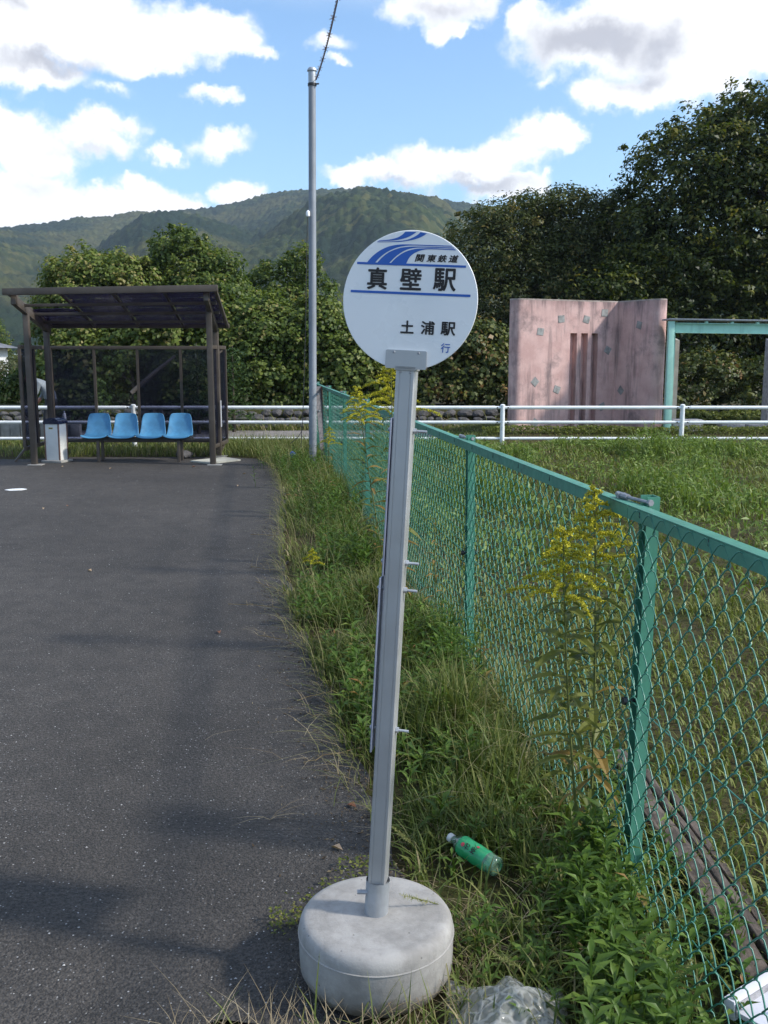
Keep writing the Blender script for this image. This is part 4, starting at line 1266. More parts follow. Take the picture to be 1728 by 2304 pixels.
# ------------------------------------------------------------------ pink monument wall
def pinkwall():
    t = thing('pink_wall', (3.9, 19.7, 0), 'stained pink rendered wall of two angled wings with three tall slots', 'monument')
    A = Vector((2.61, 19.35)); Bc = Vector((4.90, 20.40)); E = Vector((5.46, 19.42))
    th = 0.34
    d1 = (Bc - A).normalized(); n1 = Vector((d1.y, -d1.x))       # towards viewer
    d2 = (E - Bc).normalized(); n2 = Vector((d2.y, -d2.x))
    if n1.y > 0: n1 = -n1
    n2 = Vector((d2.y, -d2.x)); 
    if n2.x > 0: n2 = -n2
    L1 = (Bc - A).length
    rr_ = th / 2
    def nose(c, d, n, k=10):
        # half circle round the free end, from +n to -n through -d
        return [c + (n * math.cos(a) - d * math.sin(a)) * rr_ for a in [math.pi * i / k for i in range(k + 1)]]
    ca = A + d1 * rr_ - n1 * rr_
    endA = nose(ca, d1, n1)            # front -> back round the left end
    ce = E - d2 * rr_ - n2 * rr_
    endE = [ce + (n2 * math.cos(a) + d2 * math.sin(a)) * rr_ for a in [math.pi * i / 10 for i in range(11)]]
    slots = [(1.33, 1.50), (1.60, 1.77), (1.86, 2.03)]
    dp = 0.15
    def front(notch):
        pts = []
        for s0, s1 in slots:
            if notch:
                pts += [A + d1 * s0, A + d1 * s0 - n1 * dp, A + d1 * s1 - n1 * dp, A + d1 * s1]
        return pts
    backc = Bc - n1 * th - n2 * th * 0.55 + d1 * 0.10
    def poly(notch):
        return [tuple(p) for p in (list(reversed(endA)) + front(notch) + [Bc] + endE + [backc])]
    zt = 2.78; zs = 2.14
    m = MB(); m.prism(poly(True), -0.05, zs, top=False); m.prism(poly(False), zs, zt, bottom=False)
    # slot soffits
    for s0, s1 in slots:
        q = [A + d1 * s0, A + d1 * s1, A + d1 * s1 - n1 * dp, A + d1 * s0 - n1 * dp]
        m.add([(p.x, p.y, zs) for p in q], [(0, 1, 2, 3)])
    body = m.build('wall_body', M['pink'], t, 35)
    # small coping edge
    m = MB(); m.prism([tuple(p) for p in [Vector(q) for q in poly(False)]], zt + 0.0005, zt + 0.028)
    m.build('coping', M['mossy_pink'], t, 35)
    # inlaid tiles
    def tile(s, z, rot, wing=1, size=0.15):
        base, d, n = (A, d1, n1) if wing == 1 else (Bc, d2, n2)
        p = base + d * s
        vs = []
        for f in (-0.01, 0.008):
            for k in range(4):
                a = R(rot + 90 * k); u = math.cos(a) * size * 0.7 * random.uniform(0.88, 1.08); w = math.sin(a) * size * 0.7 * random.uniform(0.88, 1.08)
                q = p + d * u + n * f
                vs.append((q.x, q.y, z + w))
        m = MB(); m.add(vs, [(3, 2, 1, 0), (4, 5, 6, 7)] + [(k, (k + 1) % 4, 4 + (k + 1) % 4, 4 + k) for k in range(4)])
        m.build('tile', M['tile'], t)
    for s, z, r_ in ((0.60, 2.16, 37), (1.10, 2.42, 50), (1.72, 2.42, 30), (2.17, 2.56, 40), (0.50, 1.16, 2), (1.03, 1.00, 25), (2.28, 1.80, 15), (2.19, 0.62, 70), (0.52, 0.33, 8)):
        tile(s, z, r_)
    tile(0.16, 0.96, 5, 2); tile(0.62, 2.30, 30, 2)
M['mossy_pink'] = pm('dirty_coping', (0.36, 0.30, 0.26), 0.9, var=0.3, scale=6)
pinkwall()

# ------------------------------------------------------------------ teal steel frame, columns, blocks
def gate():
    t = thing('teal_steel_frame', (5.6, 19, 0), 'pale teal steel post and beam frame beside the pink wall', 'steel frame')
    m = MB(); m.box((5.625, 19.05, 1.15), (0.115, 0.11, 2.40), bev=0.006); m.build('post', M['teal_paint'], t, 40)
    m = MB(); m.box((5.74, 19.25, 1.17), (0.05, 0.10, 2.25), bev=0.005); m.build('inner_post', M['teal_paint'], t, 40)
    # I-beam
    a = Vector((5.70, 19.05, 2.22)); b_ = Vector((10.5, 19.05, 2.16))
    m = MB(); m.bar(a, b_, 0.012, 0.17); m.bar(a + Vector((0, 0, 0.091)), b_ + Vector((0, 0, 0.091)), 0.12, 0.012); m.bar(a - Vector((0, 0, 0.091)), b_ - Vector((0, 0, 0.091)), 0.12, 0.012)
    m.build('beam', M['teal_paint'], t, 30)
    m = MB(); m.bar(Vector((5.55, 19.2, 2.385)), b_ + Vector((0, 0.15, 0.155)), 0.5, 0.03, bev=0.004); m.build('roof_plate', M['zinc'], t, 30)
    for k in range(8):
        m = MB(); x = 6.3 + 0.5 * k; m.box((x, 19.03, 2.335 - 0.0125 * (x - 5.7)), (0.05, 0.08, 0.036)); m.build('spacer', M['teal_paint'], t, 30)
    m = MB(); m.box((10.45, 19.05, 1.06), (0.115, 0.11, 2.14), bev=0.006); m.build('post', M['teal_paint'], t, 40)
    for (x, y, h, w, lab) in ((6.10, 20.45, 2.04, 0.17, 'weathered concrete column with slanted top behind the teal post'), (8.12, 20.2, 1.98, 0.20, 'grey concrete column under the teal beam further right')):
        m = MB()
        vs = [(x - w / 2, y - 0.15, 0), (x + w / 2, y - 0.15, 0), (x + w / 2, y + 0.2, 0), (x - w / 2, y + 0.2, 0), (x - w / 2, y - 0.15, h), (x + w / 2, y - 0.15, h - 0.04), (x + w / 2, y + 0.2, h + 0.02), (x - w / 2, y + 0.2, h + 0.06)]
        m.add(vs, [(3, 2, 1, 0), (4, 5, 6, 7), (0, 1, 5, 4), (1, 2, 6, 5), (2, 3, 7, 6), (3, 0, 4, 7)])
        tag(m.build('concrete_column', M['mossy_concrete'] if x < 7 else M['granite']), lab, 'column', 'concrete columns behind the steel frame')
    for (x, y, sx, sz, lab) in ((6.13, 19.45, 0.60, 0.24, 'low rough granite block at the foot of the teal post'), (7.35, 20.3, 0.5, 0.11, 'granite block in front of the right clipped bush'), (8.0, 20.25, 0.7, 0.09, 'long low granite block near the right column')):
        m = MB(); m.box((x, y, 0.19 + sz / 2 - 0.02), (sx, 0.4, sz), bev=0.02, rz=random.uniform(-0.1, 0.1)); tag(m.build('granite_block', M['granite'], None, 40), lab, 'stone block', 'granite blocks by the steel frame')
gate()

# terrace under the monument
m = MB(); m.add([(1.0, 18.1, -0.01), (17, 18.1, -0.01), (17, 27, -0.01), (1.0, 27, -0.01), (2.3, 18.85, 0.17), (16.4, 18.85, 0.17), (16.4, 26, 0.17), (2.3, 26, 0.17)], [(4, 5, 6, 7), (0, 1, 5, 4), (1, 2, 6, 5), (2, 3, 7, 6), (3, 0, 4, 7), (3, 2, 1, 0)])
tag(m.build('terrace', M['ground']), 'low grassy terrace under the pink wall', kind='structure')

# ------------------------------------------------------------------ stone bank behind the path
def bank():
    t = thing('stone_bank', (-2, 22.4, 0), 'low bank of dark rough stones beyond the path', 'stone bank')
    m = MB()
    m.add([(-16, 22.2, -0.02), (2.6, 22.2, -0.02), (2.6, 22.6, 0.42), (-16, 22.6, 0.42), (2.6, 24, 0.5), (-16, 24, 0.5), (2.6, 24, -0.02), (-16, 24, -0.02)], [(0, 1, 2, 3), (3, 2, 4, 5), (5, 4, 6, 7), (0, 3, 5, 7), (1, 6, 4, 2)])
    m.build('earth', M['ground'], t)
    protos = [rock('stone', 0, (1, 1, 1), M['dark_stone'], 20 + k, 2) for k in range(5)]
    rnd = random.Random(3)
    for row in range(3):
        x = -9.5
        while x < 2.5:
            w = rnd.uniform(0.14, 0.34)
            o = link_obj('stone', protos[rnd.randrange(5)], t, Vector((x + w / 2, 22.2 + row * 0.11, 0.08 + row * 0.135 + rnd.uniform(-0.03, 0.03))) - Vector(t.location))
            o.scale = (w * 0.56, 0.13, rnd.uniform(0.06, 0.10)); o.rotation_euler = (rnd.uniform(-0.2, 0.2), rnd.uniform(-0.2, 0.2), rnd.uniform(-0.3, 0.3))
            x += w + rnd.uniform(-0.02, 0.08)
bank()
# ribbed grey kerb wall far left
m = MB()
for k in range(36): m.box((-13.2 + 0.20 * k, 19.25, 0.17), (0.19, 0.12 + 0.03 * (k % 2), 0.34), bev=0.008)
tag(m.build('retaining_wall', M['kerbstone'], None, 40), 'low ribbed grey concrete wall behind the guard rail at far left', 'retaining wall')
# ------------------------------------------------------------------ house, person, bicycle
def house():
    t = thing('house', (-24, 56, 0), 'white walled house with grey tiled roof beyond the bushes at far left', 'house')
    m = MB(); m.box((-28.0, 58, 1.15), (8.6, 6, 2.3)); m.build('wall', M['wall_white'], t)
    m = MB()
    x0, x1, y0, y1, z0, z1 = -33.0, -23.0, 54.4, 61.6, 2.22, 3.25
    vs = [(x0, y0, z0), (x1, y0, z0), (x1, y1, z0), (x0, y1, z0), (-30, 58, z1), (-26.2, 58, z1)]
    m.add(vs, [(0, 1, 5, 4), (1, 2, 5), (2, 3, 4, 5), (3, 0, 4), (3, 2, 1, 0)])
    rf = m.build('roof', M['roof_tile'], t)
    for z in (1.0, 2.0, 3.0):
        pass
    m = MB(); m.bar((x0, y0 + 0.05, z0 - 0.08), (x1, y0 + 0.05, z0 - 0.08), 0.12, 0.14); m.build('eave_board', M['dark_metal'], rf)
    for x in (-24.3, -25.3, -27.0, -29.0):
        m = MB(); m.box((x, 54.97, 1.62), (0.86, 0.10, 0.98)); f = m.build('window', M['brown_alu'], t)
        for dx in (-0.21, 0.21):
            m = MB(); m.box((x + dx, 54.91, 1.62), (0.36, 0.04, 0.84)); m.build('pane', M['pane_pale'], f)
house()

def person():
    t = thing('person', (-6.72, 19.0, 0), 'person in grey shirt bending forward behind the guard rail, left of the shelter', 'person')
    o = Vector((-6.72, 19.0, 0))
    J = {'pelvis': (0.16, 0, 0.86), 'spine': (0.10, 0, 1.00), 'chest': (0.0, 0, 1.13), 'neck': (-0.13, -0.02, 1.19), 'head0': (-0.20, -0.03, 1.20), 'head1': (-0.27, -0.04, 1.17),
         'shL': (-0.03, -0.17, 1.14), 'elL': (-0.10, -0.22, 0.90), 'haL': (-0.24, -0.20, 0.72), 'fiL': (-0.29, -0.20, 0.68),
         'shR': (-0.03, 0.17, 1.14), 'elR': (-0.10, 0.22, 0.90), 'haR': (-0.24, 0.20, 0.72), 'fiR': (-0.29, 0.20, 0.68),
         'hipL': (0.16, -0.09, 0.82), 'knL': (0.05, -0.11, 0.46), 'anL': (0.12, -0.11, 0.08), 'toL': (-0.06, -0.12, 0.03),
         'hipR': (0.16, 0.09, 0.82), 'knR': (0.08, 0.11, 0.46), 'anR': (0.16, 0.11, 0.08), 'toR': (-0.02, 0.12, 0.03)}
    Rd = {'pelvis': 0.135, 'spine': 0.125, 'chest': 0.15, 'neck': 0.055, 'head0': 0.09, 'head1': 0.085, 'sh': 0.065, 'el': 0.045, 'ha': 0.032, 'fi': 0.03, 'hip': 0.095, 'kn': 0.062, 'an': 0.042, 'to': 0.038}
    E_ = [('pelvis', 'spine'), ('spine', 'chest'), ('chest', 'neck'), ('neck', 'head0'), ('head0', 'head1')]
    for s in 'LR':
        E_ += [('chest', 'sh' + s), ('sh' + s, 'el' + s), ('el' + s, 'ha' + s), ('ha' + s, 'fi' + s), ('pelvis', 'hip' + s), ('hip' + s, 'kn' + s), ('kn' + s, 'an' + s), ('an' + s, 'to' + s)]
    ks = list(J)
    me = bpy.data.meshes.new('body')
    me.from_pydata([J[k] for k in ks], [(ks.index(a), ks.index(b)) for a, b in E_], [])
    ob = link_obj('body', me, None)
    md = ob.modifiers.new('skin', 'SKIN')
    for i, k in enumerate(ks):
        r = Rd.get(k, Rd.get(k[:-1], 0.05)); me.skin_vertices[0].data[i].radius = (r, r)
    me.skin_vertices[0].data[0].use_root = True
    sb = ob.modifiers.new('sub', 'SUBSURF'); sb.levels = 2
    bpy.context.view_layer.update()
    dg = bpy.context.evaluated_depsgraph_get()
    me2 = bpy.data.meshes.new_from_object(ob.evaluated_get(dg))
    bpy.data.objects.remove(ob)
    for mt in ('skin', 'grey_cloth', 'dark_cloth'): me2.materials.append(M[mt])
    idx = []
    for p in me2.polygons:
        c = p.center
        if c.x < -0.165 and c.z > 1.05: k = 0
        elif c.z < 0.84 and c.x > -0.14 and not (c.z > 0.62 and c.x < -0.06): k = 2
        elif c.z < 0.86 and c.x < -0.12: k = 0
        elif c.z < 0.80: k = 2
        else: k = 1
        idx.append(k)
    me2.polygons.foreach_set('material_index', idx)
    me2.polygons.foreach_set('use_smooth', [True] * len(me2.polygons))
    link_obj('body', me2, t)
    m = MB(); m.lathe([(0.098, -0.03), (0.10, 0.0), (0.092, 0.04), (0.06, 0.075), (0.015, 0.088)], 16, o + Vector((-0.235, -0.035, 1.235)), Matrix.Rotation(R(-18), 3, 'Y'))
    m.build('cap', M['red_cloth'], t, 60)
person()

def white_bottle():
    t = thing('bottle', (-6.42, 19.25, 0.34), 'small white bottle standing on the ribbed concrete wall behind the ash bin', 'bottle')
    m = MB(); m.lathe([(0.034, 0), (0.037, 0.02), (0.037, 0.16), (0.028, 0.19), (0.018, 0.215)], 14, (-6.42, 19.25, 0.34)); m.build('bottle_body', M['white_enamel'], t, 40)
    m = MB(); m.lathe([(0.02, 0.213), (0.021, 0.24), (0.018, 0.25)], 12, (-6.42, 19.25, 0.34)); m.build('cap', M['galv'], t, 40)
white_bottle()

# ------------------------------------------------------------------ trees and bushes
def tree(name, cat, label, x, y, lobes, nclump, per, cr, leaf, aspect, mat, trunk=None, limbs=5, spread=1.5, group=None, **kw):
    t = thing(name, (x, y, 0), label, cat, group)
    if trunk:
        trunk_mesh(t, (x + trunk[0], y, -0.1), (x + trunk[1], y, trunk[2]), trunk[3], trunk[3] * 0.45, limbs=limbs, spread=spread)
    L = [(x + l[0], y + l[1]) + tuple(l[2:]) for l in lobes]
    crown(L, nclump, per, cr, leaf, aspect, M[mat], 'crown', t, **kw)
    return t

# the big dark tree at the right edge
tree('broadleaf_tree', 'tree', 'tall dark broadleaf tree filling the right edge behind the pink wall', 12.0, 30,
     [(-2.3, 0, 6.6, 2.4, 2.3, 2.1), (0.2, 0, 7.5, 2.7, 2.6, 2.2), (2.6, 0.3, 7.9, 2.8, 2.6, 2.4), (-3.4, -0.4, 4.8, 1.9, 1.9, 1.8), (-0.8, -1.2, 5.4, 2.8, 2.2, 2.2), (2.4, -1.0, 5.6, 3.2, 2.4, 2.6), (5.2, 0, 7.6, 2.6, 2.5, 2.4), (-2.6, -0.8, 2.9, 2.4, 1.8, 1.7), (0.8, -0.8, 3.2, 3.0, 2.0, 1.8), (4.6, -0.5, 4.4, 2.6, 2.2, 2.4)],
     4300, 34, 0.44, 0.155, 0.5, 'tree_dark', (0, 0.3, 7.5, 0.32), 9, 2.6, zmin=-0.8, inner=0.18, rshift=0.0)
# olive trees behind the sign and the pink wall
tree('broadleaf_tree', 'tree', 'thin topped olive-brown tree directly right of the round sign', 4.0, 31,
     [(-0.6, 0, 4.9, 1.5, 1.4, 1.3), (0.7, 0.2, 5.3, 1.6, 1.5, 1.4), (-1.3, -0.2, 3.2, 1.5, 1.4, 1.7), (0.3, -0.6, 3.2, 2.0, 1.5, 1.7), (1.7, -0.2, 3.8, 1.5, 1.5, 1.7), (0.2, 0.2, 1.6, 2.2, 1.5, 1.4)],
     1800, 28, 0.36, 0.13, 0.45, 'tree_mid', (0, 0.1, 4.6, 0.16), 7, 1.5, zmin=-0.8, inner=0.16)
tree('broadleaf_tree', 'tree', 'olive tree rising over the left end of the pink wall', 6.6, 31.5,
     [(-0.6, 0, 5.4, 1.7, 1.5, 1.5), (0.9, 0, 5.2, 1.5, 1.5, 1.6), (0.0, -0.4, 3.4, 2.2, 1.6, 1.8), (1.5, -0.6, 3.6, 1.6, 1.5, 1.9), (0.2, 0, 1.7, 2.4, 1.6, 1.6)],
     1800, 28, 0.36, 0.13, 0.45, 'tree_mid', (0, 0.1, 4.8, 0.18), 7, 1.5, zmin=-0.8, inner=0.16, rshift=-0.12)
# low scrub behind the frame
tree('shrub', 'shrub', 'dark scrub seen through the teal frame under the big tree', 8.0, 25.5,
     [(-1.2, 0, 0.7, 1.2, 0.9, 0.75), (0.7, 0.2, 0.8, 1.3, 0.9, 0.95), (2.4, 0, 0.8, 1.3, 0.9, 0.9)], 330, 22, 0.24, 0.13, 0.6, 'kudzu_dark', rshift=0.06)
tree('broadleaf_tree', 'tree', 'dark undergrowth tree between the pink wall and the big tree', 8.2, 27.5,
     [(-1.6, 0, 2.2, 1.8, 1.4, 2.0), (0.8, 0, 2.6, 2.0, 1.4, 2.4), (3.2, 0, 2.4, 2.2, 1.4, 2.3), (5.4, 0, 2.4, 2.2, 1.4, 2.3)], 1050, 26, 0.36, 0.14, 0.5, 'tree_dark', (0, 0.1, 2.6, 0.14), 4, 1.2, zmin=-0.9, inner=0.2, rshift=-0.12)
# vine-covered mounds behind the guard rail
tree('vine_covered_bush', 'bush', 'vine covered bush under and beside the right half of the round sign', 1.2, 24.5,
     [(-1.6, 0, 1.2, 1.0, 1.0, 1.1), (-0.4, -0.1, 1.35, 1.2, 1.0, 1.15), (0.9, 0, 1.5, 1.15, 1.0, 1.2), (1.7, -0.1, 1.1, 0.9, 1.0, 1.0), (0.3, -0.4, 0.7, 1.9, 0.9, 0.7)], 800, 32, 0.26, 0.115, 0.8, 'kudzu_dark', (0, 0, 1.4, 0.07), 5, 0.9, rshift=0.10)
tree('vine_covered_bush', 'bush', 'yellowing vine covered bush between the grey pole and the round sign', -1.35, 24.0,
     [(-0.35, 0, 2.3, 0.75, 0.8, 0.85), (0.15, 0, 1.7, 0.9, 0.9, 0.9), (0.5, -0.2, 1.1, 0.9, 0.8, 0.9), (-0.4, -0.1, 1.0, 0.9, 0.8, 0.9)], 560, 32, 0.25, 0.11, 0.8, 'kudzu', (0, 0, 1.8, 0.07), 5, 0.8, rshift=0.08)
tree('vine_covered_bush', 'bush', 'high rounded vine covered bush between the shelter and the grey pole', -3.15, 24.3,
     [(-0.7, 0, 2.45, 0.9, 1.0, 0.75), (0.25, 0, 2.25, 1.1, 1.0, 0.8), (1.1, -0.1, 1.8, 0.85, 0.9, 0.85), (-0.9, -0.1, 2.2, 1.1, 1.0, 1.1), (0.1, -0.4, 1.7, 1.4, 1.0, 1.2), (-0.6, -0.3, 0.9, 1.4, 0.9, 0.9), (0.8, -0.3, 0.8, 1.3, 0.9, 0.9)], 1500, 38, 0.25, 0.10, 0.8, 'kudzu', (0, 0.1, 2.4, 0.1), 6, 0.9, rshift=0.03)
tree('vine_covered_bush', 'bush', 'vine tangle seen through the shelter screens', -6.2, 23.3,
     [(-1.25, 0, 1.3, 0.8, 0.9, 1.1), (-0.6, 0.2, 1.7, 1.1, 0.9, 1.0), (0.9, 0, 1.9, 1.2, 0.9, 1.0), (1.6, -0.1, 0.8, 0.7, 0.8, 0.9), (-1.2, -0.2, 0.6, 0.8, 0.8, 0.7), (-0.4, 0.5, 0.9, 1.5, 0.7, 1.0)], 820, 32, 0.26, 0.115, 0.8, 'kudzu', (0, 0.1, 1.4, 0.08), 5, 0.9, rshift=0.12)
tree('vine_covered_tree', 'tree', 'round topped vine covered tree behind the left part of the shelter roof', -7.6, 27,
     [(-0.6, 0, 3.45, 1.15, 1.1, 1.05), (0.5, 0, 3.35, 1.05, 1.1, 1.0), (-0.4, -0.3, 2.6, 1.6, 1.2, 1.2), (0.8, -0.2, 2.5, 1.2, 1.2, 1.2), (-0.2, -0.3, 1.2, 1.8, 1.1, 1.2)], 1250, 38, 0.26, 0.10, 0.8, 'kudzu', (0, 0.1, 3.4, 0.14), 6, 1.0, rshift=0.20)
tree('vine_covered_tree', 'tree', 'two-humped vine covered tree just behind the middle of the shelter roof', -5.4, 27.8,
     [(-0.3, 0, 4.35, 0.8, 1.0, 0.85), (0.75, 0.1, 3.9, 0.6, 0.9, 0.7), (-0.9, 0, 2.9, 0.9, 1.0, 1.1), (0.1, -0.3, 3.1, 1.2, 1.1, 1.3), (1.1, -0.1, 2.9, 0.8, 1.0, 1.0), (0, -0.2, 1.4, 1.7, 1.1, 1.4)], 1250, 38, 0.26, 0.10, 0.7, 'kudzu', (0, 0.1, 3.8, 0.14), 6, 1.0, rshift=-0.08)
tree('broadleaf_tree', 'tree', 'small bright tree showing over the bush left of the grey pole', -3.1, 31,
     [(-0.3, 0, 4.1, 0.8, 0.8, 0.55), (0.5, 0, 4.5, 0.65, 0.7, 0.55), (0.9, 0.1, 3.6, 0.7, 0.7, 0.6), (0, -0.1, 3.3, 1.1, 0.9, 0.8)], 330, 22, 0.26, 0.13, 0.55, 'kudzu', (0, 0.2, 3.9, 0.1), 5, 0.8, rshift=-0.02)
# far left
tree('shrub', 'shrub', 'grey-green shrub under the house at the left edge', -13.2, 33,
     [(-1.3, 0, 0.8, 1.3, 1.0, 0.75), (0.5, 0, 0.8, 1.2, 1.0, 0.8), (1.5, -0.2, 0.6, 0.9, 0.9, 0.6)], 420, 22, 0.28, 0.12, 0.45, 'olive_shrub')
tree('broadleaf_tree', 'tree', 'yellow-green tree over the far house roof at the left edge', -27.5, 66,
     [(-1.0, 0, 3.4, 1.3, 1.2, 1.3), (0.6, 0, 2.9, 1.3, 1.2, 1.3), (-1.0, 0, 1.5, 1.8, 1.2, 1.5)], 420, 22, 0.36, 0.16, 0.6, 'kudzu', (0, 0, 3.2, 0.14), 5, 1.0)
tree('shrub', 'shrub', 'low green shrub behind the person at far left', -10.2, 27,
     [(-1.0, 0, 0.5, 1.0, 0.8, 0.55), (0.6, 0, 0.7, 0.9, 0.8, 0.8), (1.4, 0.2, 1.0, 0.8, 0.8, 1.0)], 420, 22, 0.25, 0.13, 0.7, 'kudzu', rshift=0.02)
# far tree line at the foot of the hill
def treeline():
    lobes = []
    r = random.Random(9)
    for k in range(46):
        x = -62 + k * 2.8 + r.uniform(-1, 1); h = r.uniform(1.8, 3.8)
        lobes.append((x, 75 + r.uniform(-4, 8), h * 0.5, r.uniform(1.6, 2.8), 2, h * 0.62))
    o = crown(lobes, 2600, 14, 0.7, 0.34, 0.6, M['tree_mid'], 'distant_woodland', None)
    tag(o, 'strip of distant woodland at the foot of the hill', kind='stuff')
treeline()

# small conifers in front of the vines
def conifer(x, y, h, w, label):
    t = thing('young_conifer', (x, y, 0), label, 'conifer', 'young conifers behind the shelter')
    trunk_mesh(t, (x, y, 0), (x, y, h), 0.045, 0.01, bend=0.02)
    Ly = Leafy()
    nb = int(h / 0.10)
    for k in range(nb):
        z = 0.2 + (h - 0.2) * k / nb
        L = w * (1 - 0.75 * k / nb) * random.uniform(0.7, 1.1)
        for b_ in range(4):
            a = k * 1.1 + b_ * math.pi / 2 + random.uniform(-0.3, 0.3)
            n = int(26 * L / w) + 8
            u = rng.random(n) ** 0.7
            c = np.stack([x + np.cos(a) * L * u + rng.normal(0, 0.05, n), y + np.sin(a) * L * u + rng.normal(0, 0.05, n), z + L * 0.12 * np.sin(u * 3) - 0.10 * u * L + rng.normal(0, 0.02, n)], 1)
            N = norm(np.array([0, 0, 1.0]) + rng.normal(0, 0.35, (n, 3)))
            V, Q = leaves(c, N, rng.uniform(0.07, 0.14, n), 0.32, 0.2)
            Ly.add(V, Q, None, np.repeat(np.clip(rng.beta(2, 2, n) + (u - 0.5) * 0.3, 0, 1), 4))
    Ly.build('sprays', M['conifer'], t)
conifer(-4.05, 20.9, 1.95, 0.75, 'small green conifer seen through the tinted pane above the third seat')
conifer(-3.35, 21.4, 1.9, 0.7, 'small green conifer at the right end of the shelter')
conifer(-6.45, 21.6, 1.2, 0.6, 'low green conifer seen behind the ash bin')
# bare leaning trunk in the vines
t = thing('dead_trunk', (-5.4, 21.9, 0), 'bare grey trunk leaning in the vines behind the second seat', 'dead trunk')
m = MB(); m.tube([(-5.75, 21.9, 0.85), (-5.3, 21.95, 1.25), (-4.75, 22.0, 1.68)], [0.05, 0.045, 0.03], 8); m.build('trunk', M['deadwood'], t, 50)

# clipped bushes and low hedge on the terrace
def ball(x, y, rx, rz, label):
    t = thing('clipped_bush', (x, y, 0.17), label, 'clipped bush', 'clipped bushes by the steel frame')
    trunk_mesh(t, (x, y, 0.1), (x, y, 0.35), 0.04, 0.02, bend=0.02)
    crown([(x, y, 0.17 + rz * 0.62, rx, rx * 0.8, rz * 0.62)], 420, 26, 0.06, 0.045, 0.6, M['hedge'], 'foliage', t, inner=0.25, flat=0.6, zfloor=0.17)
ball(6.75, 21.0, 0.50, 0.27, 'flat-topped clipped bush behind the left granite block')
ball(7.85, 21.0, 0.62, 0.26, 'wider flat-topped clipped bush in the middle of the teal frame')

# ------------------------------------------------------------------ low plants, grasses (stuff)
def lowhedge():
    P = scatter([(1.95, 18.75), (13.5, 18.75), (13.5, 19.15), (1.95, 19.15)], 9000)
    n = len(P)
    h = 0.16 + 0.10 * fbm(P[:, 0] * 2.2, P[:, 1] * 3, 3, 4) 
    c = np.stack([P[:, 0], P[:, 1], 0.10 + h * rng.random(n) ** 0.5], 1)
    V, Q = leaves(c, norm(np.array([0, -0.3, 1.0]) + rng.normal(0, 0.5, (n, 3))), rng.uniform(0.03, 0.07, n), 0.5)
    o = np_obj('low_hedge', V, Q, None, M['hedge'], np.repeat(np.clip(rng.beta(2, 2, n), 0, 1), 4))
    tag(o, 'low clipped ground cover along the foot of the pink wall', kind='stuff')
lowhedge()

def edge_x(Y):
    ys = [2.0, 2.6, 3.1, 3.7, 4.7, 5.6, 6.6, 8.0, 10.0, 12.2, 14.2, 15.7]
    xs = [0.20, 0.12, 0.02, -0.10, -0.28, -0.48, -0.66, -0.85, -1.05, -1.28, -1.62, -2.05]
    return np.interp(Y, ys, xs)

BASE = np.array([-0.021, 2.345])
def off_base(P, r=0.215):
    b = (np.abs(P[:, 0] - 0.29) < 0.15) & (np.abs(P[:, 1] - 2.78) < 0.20)
    return (np.linalg.norm(P - BASE, axis=1) > r) & (~b | (rng.random(len(P)) < 0.2))

